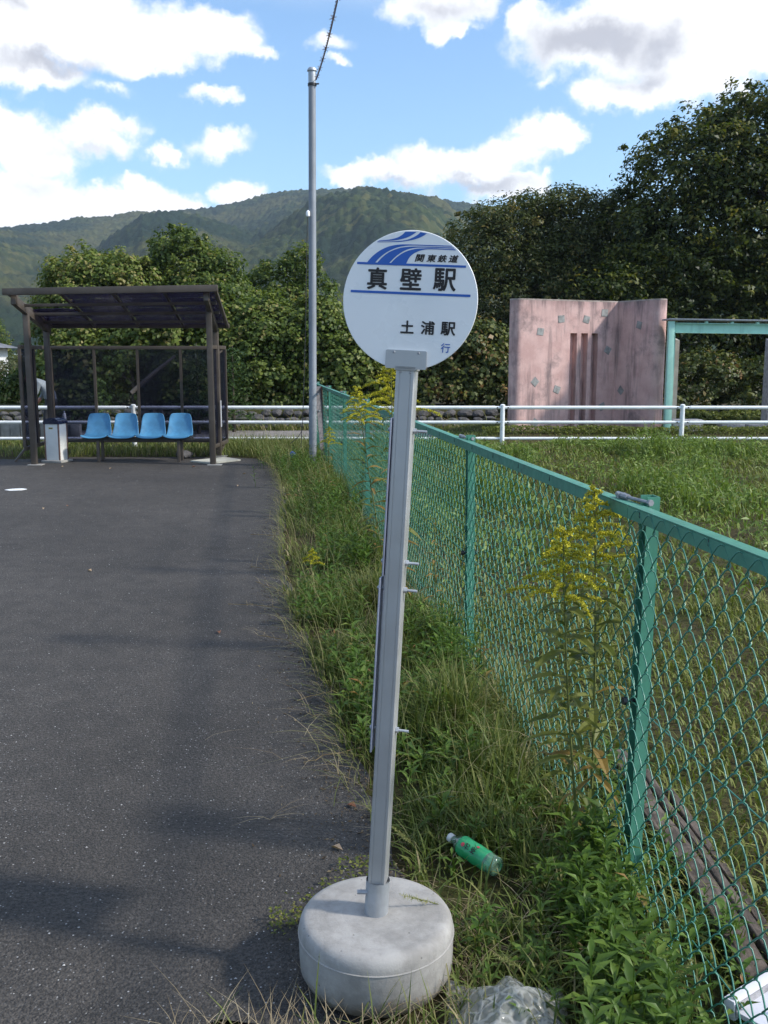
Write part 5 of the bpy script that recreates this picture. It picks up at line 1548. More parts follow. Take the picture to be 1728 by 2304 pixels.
_fx1 = fx
def fx(Y):
    return 0.765 - 0.1405 * (np.asarray(Y) - 2.83)
def grasses():
    G = Leafy()
    def put(P, h, w, lean, segs, rr, z=0.0, az=None, curl=0.8):
        n = len(P)
        a = rng.uniform(0, 2 * math.pi, n) if az is None else az
        p = np.concatenate([P, np.full((n, 1), z) if np.isscalar(z) else z[:, None]], 1)
        V, Q, T, m = blades(p, h, w, a, lean, segs, curl)
        G.add(V, Q, T, np.repeat(rr, m))
    # verge: tussocky, taller to the middle, thin and straggling at the asphalt edge
    poly = [(edge_x(y) - 0.05, y) for y in np.linspace(2.5, 15.7, 30)] + [(fx(y) + 0.12, y) for y in np.linspace(15.7, 2.5, 12)]
    for (n, ymax, wmul, segs) in ((30000, 6.5, 1.0, 3), (26000, 16.0, 1.8, 2)):
        P = scatter([(max(-3, edge_x(y) - 0.05), y) for y in np.linspace(2.5, min(ymax, 15.7), 24)] + [(fx(y) + 0.15, y) for y in np.linspace(min(ymax, 15.7), 2.5, 12)], n, 1.25 if ymax < 7 else 1.0)
        u = (P[:, 0] - edge_x(P[:, 1])) / (fx(P[:, 1]) - edge_x(P[:, 1]) + 1e-6)
        tus = fbm(P[:, 0] * 3.0 + 7, P[:, 1] * 2.0, 3, 21)
        # barer ground close to the base and the bottle
        near = np.clip((P[:, 1] - 2.75) / 1.1, 0.0, 1)
        keep = rng.random(n) < (0.08 + 2.6 * np.clip(tus - 0.33, 0, 1)) * (0.22 + 0.78 * near) * np.clip(u * 4 + 0.55, 0.2, 1)
        keep &= off_base(P)
        P = P[keep]; u = u[keep]; tus = tus[keep]; near = near[keep]
        nn = len(P)
        h = (0.07 + 0.25 * np.clip(u * 1.6, 0, 1) * np.clip(2.2 * (tus - 0.22), 0.12, 1.2)) * np.where((u > 0.7) & (P[:, 1] < 7), 0.7, 1.0) * rng.uniform(0.6, 1.35, nn) * (0.42 + 0.58 * near)
        az = rng.uniform(0, 2 * math.pi, nn)
        k = u < 0.25
        az = np.where(k, rng.normal(math.pi, 0.9, nn), az)
        tone = np.clip(rng.beta(1.8, 2.6, nn) + (fbm(P[:, 0] * 1.3 + 50, P[:, 1] * 0.9, 2, 91) - 0.40) * 1.1 + np.where(u < 0.2, 0.06, 0), 0, 1)
        put(P, h, np.where(rng.random(nn) < 0.3, rng.uniform(0.006, 0.0105, nn), rng.uniform(0.0026, 0.006, nn)) * wmul, rng.uniform(0.08, 1.0, nn), segs, tone, 0.0, az)
    # seed stalks: long thin straw-coloured
    P = scatter(poly, 1100, 1.2); P = P[P[:, 1] > 3.2]; n = len(P)
    put(P, rng.uniform(0.30, 0.62, n), rng.uniform(0.0016, 0.003, n), rng.uniform(0.2, 1.3, n), 3, np.clip(rng.normal(0.82, 0.12, n), 0, 1))
    # stragglers over the asphalt
    yy = rng.uniform(3.2, 15, 900); P = np.stack([edge_x(yy) - np.abs(rng.normal(0, 0.05, 900)), yy], 1)
    put(P, rng.uniform(0.06, 0.20, 900), rng.uniform(0.0018, 0.0034, 900), rng.uniform(0.7, 1.7, 900), 3, np.clip(rng.normal(0.72, 0.16, 900), 0, 1), 0.002, rng.normal(math.pi, 0.8, 900))
    # foot of the pole and behind the shelter
    P = scatter([(-1.72, 14.6), (-0.7, 14.6), (-0.9, 17.9), (-3.0, 17.9), (-2.4, 16.0), (-2.05, 15.75)], 4600); n = len(P)
    put(P, rng.uniform(0.10, 0.42, n), rng.uniform(0.007, 0.013, n), rng.uniform(0.2, 0.9, n), 2, np.clip(rng.beta(2, 2, n), 0, 1))
    P = scatter([(-16, 15.9), (-2.4, 15.98), (-2.4, 19.0), (-16, 19.0)], 12000); n = len(P)
    put(P, rng.uniform(0.06, 0.20, n) * np.where(P[:, 1] > 17, 0.8, 1.3), rng.uniform(0.009, 0.016, n), rng.uniform(0.2, 0.9, n), 2, np.clip(rng.beta(2, 2, n) - 0.05, 0, 1))
    # strip beyond the path
    P = scatter([(-16, 21.7), (2.6, 21.7), (2.6, 22.3), (-16, 22.3)], 6500); n = len(P)
    put(P, rng.uniform(0.08, 0.30, n) * np.where(rng.random(n) < 0.1, 2.2, 1), rng.uniform(0.010, 0.018, n), rng.uniform(0.2, 0.9, n), 2, np.clip(rng.beta(2, 2, n) + 0.12, 0, 1))
    P = scatter([(-16, 18.2), (2.0, 18.2), (2.0, 19.4), (-16, 19.4)], 6500); n = len(P)
    put(P, rng.uniform(0.05, 0.16, n), rng.uniform(0.010, 0.016, n), rng.uniform(0.2, 0.9, n), 2, np.clip(rng.beta(2, 2, n) + 0.05, 0, 1))
    o = G.build('grass', M['grass']); tag(o, 'long uncut grass along the verge and around the shelter', kind='stuff')
grasses()

def field():
    G = Leafy()
    poly = [(fx(1.2) + 0.05, 1.2), (3.0, 1.2), (13.5, 17.9), (fx(17.8) + 0.05, 17.9)]
    # short trampled turf
    for n, y1, w in ((42000, 6.2, 1.0), (52000, 17.9, 2.0)):
        a = [(fx(1.2) + 0.06, 1.2), (2.6, 1.2), (2.6 + (y1 - 1.2) * 0.62, y1), (fx(y1) + 0.06, y1)]
        P = scatter(a, n, 1.3 if y1 < 7 else 1.0)
        tus = fbm(P[:, 0] * 1.6 + 3, P[:, 1] * 1.2, 4, 31)
        keep = rng.random(len(P)) < np.clip(0.15 + 2.2 * (tus - 0.22), 0.12, 1)
        P = P[keep]; tus = tus[keep]; nn = len(P)
        h = (0.022 + 0.075 * tus) * rng.uniform(0.5, 1.6, nn) * np.where(P[:, 1] > 6, 1.5, 1)
        V, Q, T, m = blades(np.concatenate([P, np.zeros((nn, 1))], 1), h, rng.uniform(0.005, 0.010, nn) * w, rng.uniform(0, 6.28, nn), rng.uniform(0.3, 1.3, nn), 2)
        G.add(V, Q, T, np.repeat(np.clip(rng.beta(2, 2.2, nn) + (tus - 0.47) * 0.5, 0, 1), m))
    o = G.build('turf', M['turf']); tag(o, 'short rough turf of the field beyond the fence', kind='stuff')
    # lush leafy growth towards the guard rail
    G = Leafy()
    P = scatter([(fx(7) + 0.15, 6.5), (5.2, 6.5), (13.5, 18.1), (fx(17.8) + 0.1, 18.1)], 70000)
    tus = fbm(P[:, 0] * 0.9 + 13, P[:, 1] * 0.75, 4, 41)
    far = np.clip((P[:, 1] - 6.5) / 3.5, 0, 1)
    keep = rng.random(len(P)) < np.clip((tus - 0.33) * 4.5, 0.05, 1) * (0.15 + 0.85 * far)
    P = P[keep]; tus = tus[keep]; far = far[keep]; n = len(P)
    hh = np.clip(tus - 0.36, 0.03, 1) * 1.55 * far * np.clip((18.3 - P[:, 1]) / 3.0, 0.15, 1) + 0.06
    c = np.stack([P[:, 0], P[:, 1], hh * rng.random(n) ** 0.6], 1)
    V, Q = leaves(c, norm(np.array([0, -0.1, 1.0]) + rng.normal(0, 0.6, (n, 3))), rng.uniform(0.05, 0.12, n), 0.26, 0.1, 0.1)
    G.add(V, Q, None, np.repeat(np.clip(rng.beta(2, 2.4, n) + (c[:, 2] / (hh + 0.01) - 0.5) * 0.1, 0, 1), 4))
    k = rng.random(n) < 0.55
    Pb = P[k]; nb = len(Pb)
    V, Q, T, m = blades(np.concatenate([Pb, np.zeros((nb, 1))], 1), hh[k] * rng.uniform(0.7, 1.5, nb), rng.uniform(0.008, 0.016, nb), rng.uniform(0, 6.28, nb), rng.uniform(0.15, 0.8, nb), 2)
    G.add(V, Q, T, np.repeat(np.clip(rng.beta(2, 2.2, nb) + 0.05, 0, 1), m))
    o = G.build('field_weeds', M['lush']); tag(o, 'taller lush weeds across the far half of the field', kind='stuff')
    # pale dry grass just in front of the rail
    P = scatter([(0.4, 16.6), (13.5, 16.6), (13.5, 18.0), (0.2, 18.0)], 8000); n = len(P)
    V, Q, T, m = blades(np.concatenate([P, np.zeros((n, 1))], 1), rng.uniform(0.05, 0.20, n), rng.uniform(0.007, 0.012, n), rng.uniform(0, 6.28, n), rng.uniform(0.1, 0.7, n), 2)
    G2 = Leafy(); G2.add(V, Q, T, np.repeat(np.clip(rng.beta(2.2, 1.8, n) + 0.1, 0, 1), m))
    # terrace lawn
    P = scatter([(1.1, 18.1), (13, 18.1), (13, 22.5), (1.1, 22.5)], 18000); n = len(P)
    zt = 0.17 * np.clip(np.minimum((P[:, 1] - 18.1) / 0.75, (P[:, 0] - 1.0) / 1.3), 0, 1)
    V, Q, T, m = blades(np.concatenate([P, zt[:, None] - 0.005], 1), rng.uniform(0.03, 0.09, n), rng.uniform(0.008, 0.014, n), rng.uniform(0, 6.28, n), rng.uniform(0.2, 0.9, n), 2)
    G2.add(V, Q, T, np.repeat(np.clip(rng.beta(2, 2, n), 0, 1), m))
    o = G2.build('dry_grass', M['grass']); tag(o, 'pale long grass at the foot of the guard rail', kind='stuff')
field()

def shoot(Ly, p, h, nl, ll, lw, lean=(0, 0), tone=0.0, up=0.5):
    """leafy upright stem with lance leaves"""
    p = np.array(p, float)
    tip = p + np.array([lean[0], lean[1], h])
    # stem ribbon (two crossed quads)
    for d in (np.array([0.0022, 0, 0]), np.array([0, 0.0022, 0])):
        V = np.array([p - d, p + d, tip + d * 0.5, tip - d * 0.5]); Ly.add(V, np.array([[0, 1, 2, 3]]), None, np.full(4, 0.55))
    u = np.linspace(0.18, 1.0, nl)
    az = np.arange(nl) * 2.4 + rng.uniform(0, 6)
    c0 = p + (tip - p) * u[:, None]
    L = ll * (1.05 - 0.55 * np.abs(u - 0.55)) * rng.uniform(0.75, 1.2, nl)
    L = np.where(u > 0.9, L * 0.7, L)
    d = np.stack([np.cos(az), np.sin(az), np.full(nl, 0.0)], 1)
    el = (up + 0.5 * u + rng.normal(0, 0.2, nl))[:, None]
    dirv = norm(d + np.array([0, 0, 1.0]) * el)
    side = norm(np.cross(dirv, np.array([0, 0, 1.0])))
    w = (L * lw)[:, None]
    L = L[:, None]
    nrm = norm(np.cross(side, dirv))
    a = c0
    m1 = c0 + dirv * L * 0.42 - np.array([0, 0, 0.02]) * L
    t_ = c0 + dirv * L - np.array([0, 0, 1.0]) * L * 0.28
    f = nrm * w * 0.28
    V = np.stack([a, m1 - side * w * 0.5 + f, m1, m1 + side * w * 0.5 + f, t_], 1).reshape(-1, 3)
    b_ = np.arange(nl)[:, None] * 5
    T = np.concatenate([b_ + np.array([[0, 1, 2]]), b_ + np.array([[0, 2, 3]]), b_ + np.array([[1, 4, 2]]), b_ + np.array([[2, 4, 3]])])
    Ly.add(V, None, T, np.repeat(np.clip(rng.beta(2, 2.5, nl) + tone, 0, 1), 5))

def weeds():
    W = Leafy(); W2 = Leafy()
    # leafy lance-leaved weeds, bottom right against the fence
    P = scatter([(0.46, 1.75), (0.74, 1.75), (0.755, 2.75), (0.62, 2.95), (0.52, 2.5)], 105)
    for p in P:
        shoot(W, (p[0], p[1], 0), rng.uniform(0.10, 0.26), int(rng.integers(9, 16)), rng.uniform(0.07, 0.115), 0.24, rng.normal(0, 0.03, 2), rng.normal(0, 0.1), 0.35)
    P = scatter([(0.25, 1.8), (0.6, 1.8), (0.72, 3.3), (0.2, 3.4)], 120); P = P[off_base(P, 0.24)]
    for p in P:
        shoot(W, (p[0], p[1], 0), rng.uniform(0.05, 0.13), int(rng.integers(6, 11)), rng.uniform(0.04, 0.075), 0.26, rng.normal(0, 0.02, 2), rng.normal(-0.05, 0.1), 0.3)
    # clumps up the verge
    for cx, cy, r, n, h in ((-0.05, 4.3, 0.22, 26, 0.22), (-0.22, 7.4, 0.3, 44, 0.34), (-0.45, 9.2, 0.35, 50, 0.36), (-0.55, 10.6, 0.3, 34, 0.3), (0.3, 5.2, 0.2, 22, 0.3), (0.42, 4.4, 0.14, 14, 0.42), (-0.3, 6.0, 0.2, 18, 0.2), (-1.0, 13.0, 0.5, 60, 0.35), (-1.25, 14.2, 0.4, 50, 0.34), (0.2, 3.6, 0.2, 22, 0.16)):
        for k in range(n):
            shoot(W, (cx + rng.normal(0, r * 0.6), cy + rng.normal(0, r), 0), h * rng.uniform(0.5, 1.2), int(rng.integers(9, 16)), rng.uniform(0.07, 0.12), 0.2, rng.normal(0, 0.04, 2), rng.normal(0.02, 0.12), 0.4)
    P = scatter([(edge_x(y) + 0.05, y) for y in np.linspace(2.9, 14.5, 16)] + [(fx(y) - 0.02, y) for y in np.linspace(14.5, 2.9, 8)], 800, 1.2)
    vv = fbm(P[:, 0] * 2.2 + 30, P[:, 1] * 1.6, 3, 61); P = P[(vv > 0.45) & off_base(P)]
    for p in P:
        shoot(W, (p[0], p[1], 0), rng.uniform(0.08, 0.30), int(rng.integers(7, 14)), rng.uniform(0.05, 0.10), rng.uniform(0.2, 0.34), rng.normal(0, 0.04, 2), rng.normal(0.0, 0.12), 0.35)
    o = W.build('leafy_weeds', M['weed']); tag(o, 'leafy green weeds by the concrete base and along the fence foot', kind='stuff')
    # creeping small-leaved ground cover round the base and bottle
    C = Leafy()
    P = scatter([(0.06, 1.8), (0.85, 1.8), (0.75, 3.2), (0.02, 3.3), (-0.28, 2.62), (0.1, 2.55)], 5200)
    k = off_base(P) & (fbm(P[:, 0] * 6, P[:, 1] * 5, 3, 8) > 0.40); P = P[k]; n = len(P)
    c = np.stack([P[:, 0], P[:, 1], rng.uniform(0.003, 0.035, n)], 1)
    V, Q = leaves(c, norm(np.array([0, 0, 1.0]) + rng.normal(0, 0.45, (n, 3))), rng.uniform(0.008, 0.02, n), 0.6, 0.1)
    C.add(V, Q, None, np.repeat(np.clip(rng.beta(2, 2, n), 0, 1), 4))
    P = np.stack([rng.uniform(-0.34, -0.05, 420), 2.62 + rng.normal(0, 0.035, 420)], 1); P[:, 1] -= (P[:, 0] + 0.05) * 0.35 * -0.4
    P = P[off_base(P, 0.21)]; n = len(P)
    V, Q = leaves(np.stack([P[:, 0], P[:, 1], rng.uniform(0.003, 0.05, n)], 1), norm(np.array([0, 0, 1.0]) + rng.normal(0, 0.5, (n, 3))), rng.uniform(0.008, 0.018, n), 0.6, 0.1)
    C.add(V, Q, None, np.repeat(np.clip(rng.beta(2, 1.4, n), 0, 1), 4))
    o = C.build('ground_cover', M['turf']); tag(o, 'small creeping plants on the soil round the concrete base', kind='stuff')
    for k in range(60):
        y = rng.uniform(1.9, 3.7); shoot(W2, (rng.uniform(0.82, 1.0), y, 0), rng.uniform(0.06, 0.16), int(rng.integers(6, 11)), rng.uniform(0.05, 0.08), 0.24, rng.normal(0, 0.03, 2), rng.normal(-0.05, 0.1), 0.35)
    W2.build('timber_weeds', M['weed'])['kind'] = 'stuff'; bpy.data.objects['timber_weeds']['label'] = 'small weeds growing beside the half buried timber'
    # foxtail heads
    F = Leafy()
    for (x, y, h, lx, ly) in ((0.27, 2.42, 0.30, -0.20, -0.06), (0.40, 2.15, 0.30, -0.12, -0.05), (0.36, 3.0, 0.42, -0.05, -0.1), (0.50, 2.9, 0.30, -0.14, 0), (0.62, 2.25, 0.24, 0.06, 0), (0.14, 2.75, 0.28, -0.1, 0), (0.45, 3.4, 0.45, -0.12, -0.05), (0.3, 3.2, 0.36, 0.08, 0), (0.62, 2.05, 0.3, 0.1, 0.02), (0.70, 2.3, 0.28, 0.08, 0.0)):
        pts = [np.array([x + lx * u * u, y + ly * u * u, h * (u - 0.25 * u * u)]) for u in np.linspace(0, 1, 9)]
        for i in range(8):
            for d in (np.array([0.0012, 0, 0]), np.array([0, 0.0012, 0])):
                F.add(np.array([pts[i] - d, pts[i] + d, pts[i + 1] + d, pts[i + 1] - d]), np.array([[0, 1, 2, 3]]), None, np.full(4, 0.2))
        a, b_ = pts[6], pts[8] + (pts[8] - pts[7]) * 0.6
        n = 110; u = rng.random(n)[:, None]
        c = a + (b_ - a) * u
        dv = norm(rng.normal(size=(n, 3)) + norm((b_ - a)[None, :]) * 0.8)
        L = (0.011 * np.sin(np.clip(u, 0.05, 0.97) * math.pi) ** 0.5 + 0.004)
        sd = norm(np.cross(dv, rng.normal(size=(n, 3)))) * 0.0011
        F.add(np.stack([c - sd, c + sd, c + dv * L], 1).reshape(-1, 3), None, np.arange(3 * n).reshape(n, 3), np.repeat(rng.uniform(0.4, 1, n), 3))
    o = F.build('foxtail_grass', M['foxtail']); tag(o, 'foxtail grass with nodding bristly heads near the base and bottle', kind='stuff')
    # dead straw: bottom edge, runners on the asphalt, dry litter
    S = Leafy()
    def put(P, h, w, lean, az, z=0.004, curl=0.6):
        n = len(P)
        V, Q, T, m = blades(np.concatenate([P, np.full((n, 1), z)], 1), h, w, az, lean, 3, curl)
        S.add(V, Q, T, np.repeat(np.clip(rng.beta(2, 2, n), 0, 1), m))
    P = scatter([(-0.55, 1.85), (0.25, 1.85), (0.22, 2.10), (-0.2, 2.10), (-0.5, 2.06)], 240); n = len(P)
    put(P, rng.uniform(0.05, 0.19, n), rng.uniform(0.0014, 0.003, n), rng.uniform(0.5, 2.2, n), rng.uniform(0.3, 2.9, n))
    P = scatter([(0.14, 2.05), (0.28, 2.05), (0.30, 2.7), (0.18, 2.7)], 240); P = P[off_base(P, 0.212)]; n = len(P)
    put(P, rng.uniform(0.02, 0.09, n), rng.uniform(0.0014, 0.0028, n), rng.uniform(0.6, 2.4, n), rng.uniform(0, 6.28, n))
    P = scatter([(0.1, 2.5), (0.75, 2.1), (0.75, 3.4), (0.05, 3.2)], 240); P = P[off_base(P, 0.22)]; n = len(P)
    put(P, rng.uniform(0.03, 0.16, n), rng.uniform(0.0014, 0.003, n), rng.uniform(0.6, 2.4, n), rng.uniform(0, 6.28, n), 0.01)
    # pink-brown creeping runners
    for (x0, y0, x1, y1) in ((-0.55, 6.05, -1.05, 6.25), (-0.5, 6.2, -0.95, 6.9), (-0.35, 5.2, -0.75, 5.5), (-0.15, 4.1, -0.36, 4.25), (-0.02, 3.4, -0.24, 3.62), (-0.6, 7.0, -1.05, 7.4), (-0.8, 8.6, -1.25, 8.8), (-0.05, 3.85, -0.33, 3.7), (-0.1, 4.6, -0.42, 4.42)):
        k = 12
        pts = np.stack([np.linspace(x0, x1, k), np.linspace(y0, y1, k) + rng.normal(0, 0.012, k), 0.012 + 0.012 * np.sin(np.linspace(0, 3.1, k))], 1)
        for i in range(k - 1):
            d = np.array([0, 0.0022, 0.0]); e = np.array([0, 0, 0.0022])
            for q in (d, e):
                S.add(np.array([pts[i] - q, pts[i] + q, pts[i + 1] + q, pts[i + 1] - q]), np.array([[0, 1, 2, 3]]), None, np.full(4, rng.uniform(0, 0.5)))
        idx = rng.integers(2, k, 12)
        Pq = pts[idx][:, :2]
        put(Pq, rng.uniform(0.04, 0.15, 12), rng.uniform(0.0014, 0.0024, 12), rng.uniform(0.3, 2.0, 12), rng.normal(math.pi, 1.2, 12), 0.012)
    # loose dry sprig on the asphalt
    put(np.array([[-0.41, 3.22]] * 7), np.array([0.05, 0.07, 0.06, 0.08, 0.05, 0.06, 0.07]), np.full(7, 0.003), np.full(7, 2.4), np.array([0.2, 0.5, 0.0, 0.8, -0.3, 3.4, 3.8]), 0.006)
    put(np.array([[-0.78, 3.95], [-0.35, 4.0], [-0.31, 3.96], [-0.42, 3.75]]), np.array([0.08, 0.1, 0.12, 0.1]), np.full(4, 0.0022), np.full(4, 2.6), np.array([0.3, 1.2, 2.2, 3.0]), 0.004)
    o = S.build('dead_straw', M['straw']); tag(o, 'dry straw stems and runners lying at the edge of the asphalt', kind='stuff')
    # grass growing up in front of the base
    G = Leafy()
    P = np.concatenate([scatter([(-0.1, 2.0), (0.2, 2.0), (0.2, 2.12), (-0.08, 2.12)], 60), scatter([(-0.45, 1.95), (-0.1, 1.95), (-0.1, 2.08), (-0.4, 2.08)], 20)]); P = P[off_base(P, 0.212)]
    n = len(P)
    V, Q, T, m = blades(np.concatenate([P, np.zeros((n, 1))], 1), rng.uniform(0.06, 0.24, n), rng.uniform(0.003, 0.006, n), rng.uniform(0, 6.28, n), rng.uniform(0.1, 0.9, n), 3)
    G.add(V, Q, T, np.repeat(rng.beta(2, 2, n), m))
    P = scatter([(0.2, 1.9), (0.85, 1.9), (0.75, 3.3), (0.05, 3.3)], 2600); P = P[off_base(P, 0.22)]; n = len(P)
    V, Q, T, m = blades(np.concatenate([P, np.zeros((n, 1))], 1), rng.uniform(0.04, 0.17, n), rng.uniform(0.003, 0.007, n), rng.uniform(0, 6.28, n), rng.uniform(0.2, 1.4, n), 3)
    G.add(V, Q, T, np.repeat(np.clip(rng.beta(1.8, 2.4, n), 0, 1), m))
    # tuft right against the front of the base
    o = G.build('tuft_grass', M['grass']); tag(o, 'green grass blades growing round the concrete base', kind='stuff')
weeds()

# ------------------------------------------------------------------ goldenrods, each a plant
LEAF_MESH = []
def golden_leaf_meshes():
    for k in range(3):
        bm = bmesh.new()
        L = 0.10; W = 0.017 + 0.003 * k
        rows = [(0, 0.15), (0.3, 0.9), (0.55, 1.0), (0.8, 0.6), (1.0, 0.0)]
        prev = None
        for u, w in rows:
            z = 0.25 * L * u - (0.42 + 0.1 * k) * L * u * u
            a = bm.verts.new((u * L, -W * w / 2, z + W * 0.2 * w)); c = bm.verts.new((u * L, 0, z)); b_ = bm.verts.new((u * L, W * w / 2 + 1e-5, z + W * 0.2 * w))
            if prev:
                bm.faces.new((prev[0], prev[1], c, a)); bm.faces.new((prev[1], prev[2], b_, c))
            prev = (a, c, b_)
        me = bpy.data.meshes.new('leaf'); bm.to_mesh(me)
        for tone in (0.25, 0.5, 0.93):
            m2 = me.copy(); m2.name = 'leaf'
            at = m2.attributes.new('rnd', 'FLOAT', 'POINT'); at.data.foreach_set('value', [tone] * len(m2.vertices))
            m2.materials.append(M['golden_leaf']); LEAF_MESH.append(m2)
        bm.free()
golden_leaf_meshes()

def goldenrod(base, tip, nleaf, plume, label, seed, dead=0.06, leafscale=1.0, side=0.0):
    r = random.Random(seed)
    t = thing('goldenrod', base, label, 'goldenrod', 'goldenrod plants along the fence')
    b = Vector(base); tp = Vector(tip)
    mid = b.lerp(tp, 0.5) + Vector((r.uniform(-0.03, 0.03), r.uniform(-0.03, 0.03), 0))
    pts = []
    for i in range(9):
        u = i / 8
        pts.append(b * (1 - u) ** 2 + mid * 2 * u * (1 - u) + tp * u * u)
    H = (tp - b).length
    m = MB(); m.tube(pts, [0.0055 * (1 - 0.65 * i / 8) * (0.7 + 0.3 * H) for i in range(9)], 6); m.build('stem', M['stem'], t, 60)
    lim = 1.0 - (plume * 0.75 / H if plume else 0.0)
    for k in range(nleaf):
        u = 0.06 + (lim - 0.06) * (k + 0.5) / nleaf
        p = b * (1 - u) ** 2 + mid * 2 * u * (1 - u) + tp * u * u
        low = u < 0.22
        me = LEAF_MESH[r.randrange(3) * 3 + (2 if (r.random() < dead or (low and r.random() < 0.4)) else r.randrange(2))]
        o = link_obj('leaf', me, t, p - b)
        o.rotation_euler = (r.uniform(-0.3, 0.3), r.uniform(-0.55, 0.15) - (-0.7 if low else 0), k * 2.4 + r.uniform(-0.5, 0.5))
        s = r.uniform(0.8, 1.15) * leafscale * (0.75 + 0.5 * math.sin(math.pi * min(1, u * 1.1)))
        o.scale = (s, s * r.uniform(0.8, 1.2), s)
    if plume:
        Ly = Leafy()
        nb = int(26 * plume / 0.25)
        for k in range(nb):
            u = k / nb
            z = 1 - u
            p0 = np.array(tp) - np.array((tp - mid).normalized()) * plume * (1 - u) * 0.95
            L = plume * (0.62 * (1 - u) + 0.07) * r.uniform(0.7, 1.15)
            a = k * 2.4 + r.uniform(-0.3, 0.3)
            n = int(40 * L / 0.15) + 8
            s = np.linspace(0.08, 1, n)
            c = np.stack([p0[0] + np.cos(a) * L * s, p0[1] + np.sin(a) * L * s, p0[2] + L * (0.62 * s - 0.62 * s * s)], 1)
            # branch
            for i in range(0, n - 4, 4):
                q = c[i]; q2 = c[i + 4]
                d = np.array([0, 0, 0.0009])
                Ly.add(np.array([q - d, q + d, q2 + d, q2 - d]), np.array([[0, 1, 2, 3]]), None, np.full(4, 0.05))
            rep = 5
            cc = np.repeat(c, rep, 0) + rng.normal(0, 0.0035, (n * rep, 3)) + np.array([0, 0, 0.004])
            V, Q = leaves(cc, norm(rng.normal(size=(n * rep, 3)) + np.array([0, 0, 0.8])), rng.uniform(0.005, 0.010, n * rep), 0.7)
            Ly.add(V, Q, None, np.repeat(np.clip(rng.beta(2, 1.7, n * rep), 0, 1), 4))
        pl = Ly.build('plume', M['plume'], t)
    return t
goldenrod((0.665, 3.02, 0), (0.545, 2.86, 1.14), 54, 0.28, 'tall goldenrod with broad yellow plume, left of the pair beside the nearest fence post', 1, 0.08, 1.25)
goldenrod((0.705, 3.06, 0), (0.655, 2.95, 1.25), 54, 0.27, 'tall goldenrod reaching the top rail, right of the pair beside the nearest fence post', 2, 0.08, 1.25)
goldenrod((0.02, 7.05, 0), (-0.20, 7.0, 1.44), 44, 0.30, 'goldenrod with yellow plume over the fence left of the sign post', 3, 0.5, 1.25)
goldenrod((0.10, 5.2, 0), (0.035, 5.05, 1.66), 44, 0.34, 'tallest goldenrod, standing directly behind the sign post', 4, 0.3, 1.1)
goldenrod((-0.50, 6.25, 0), (-0.475, 6.2, 0.40), 16, 0.12, 'short goldenrod with small yellow plume at the asphalt edge', 5, 0.05, 0.6)
goldenrod((-0.60, 10.0, 0), (-0.575, 10.0, 0.93), 30, 0.20, 'small pale goldenrod against the far fence bays', 6, 0.2, 1.0)
goldenrod((0.32, 5.6, 0), (0.30, 5.55, 0.72), 26, 0, 'browning goldenrod without flowers right of the sign post', 7, 0.6, 0.9)
goldenrod((0.50, 4.45, 0), (0.47, 4.40, 0.62), 30, 0, 'young green goldenrod without flowers in front of the second fence post', 8, 0.05, 0.75)
goldenrod((0.14, 7.6, 0), (0.06, 7.6, 1.0), 34, 0, 'brown withered goldenrod beside the plume over the fence', 9, 0.95, 1.2)

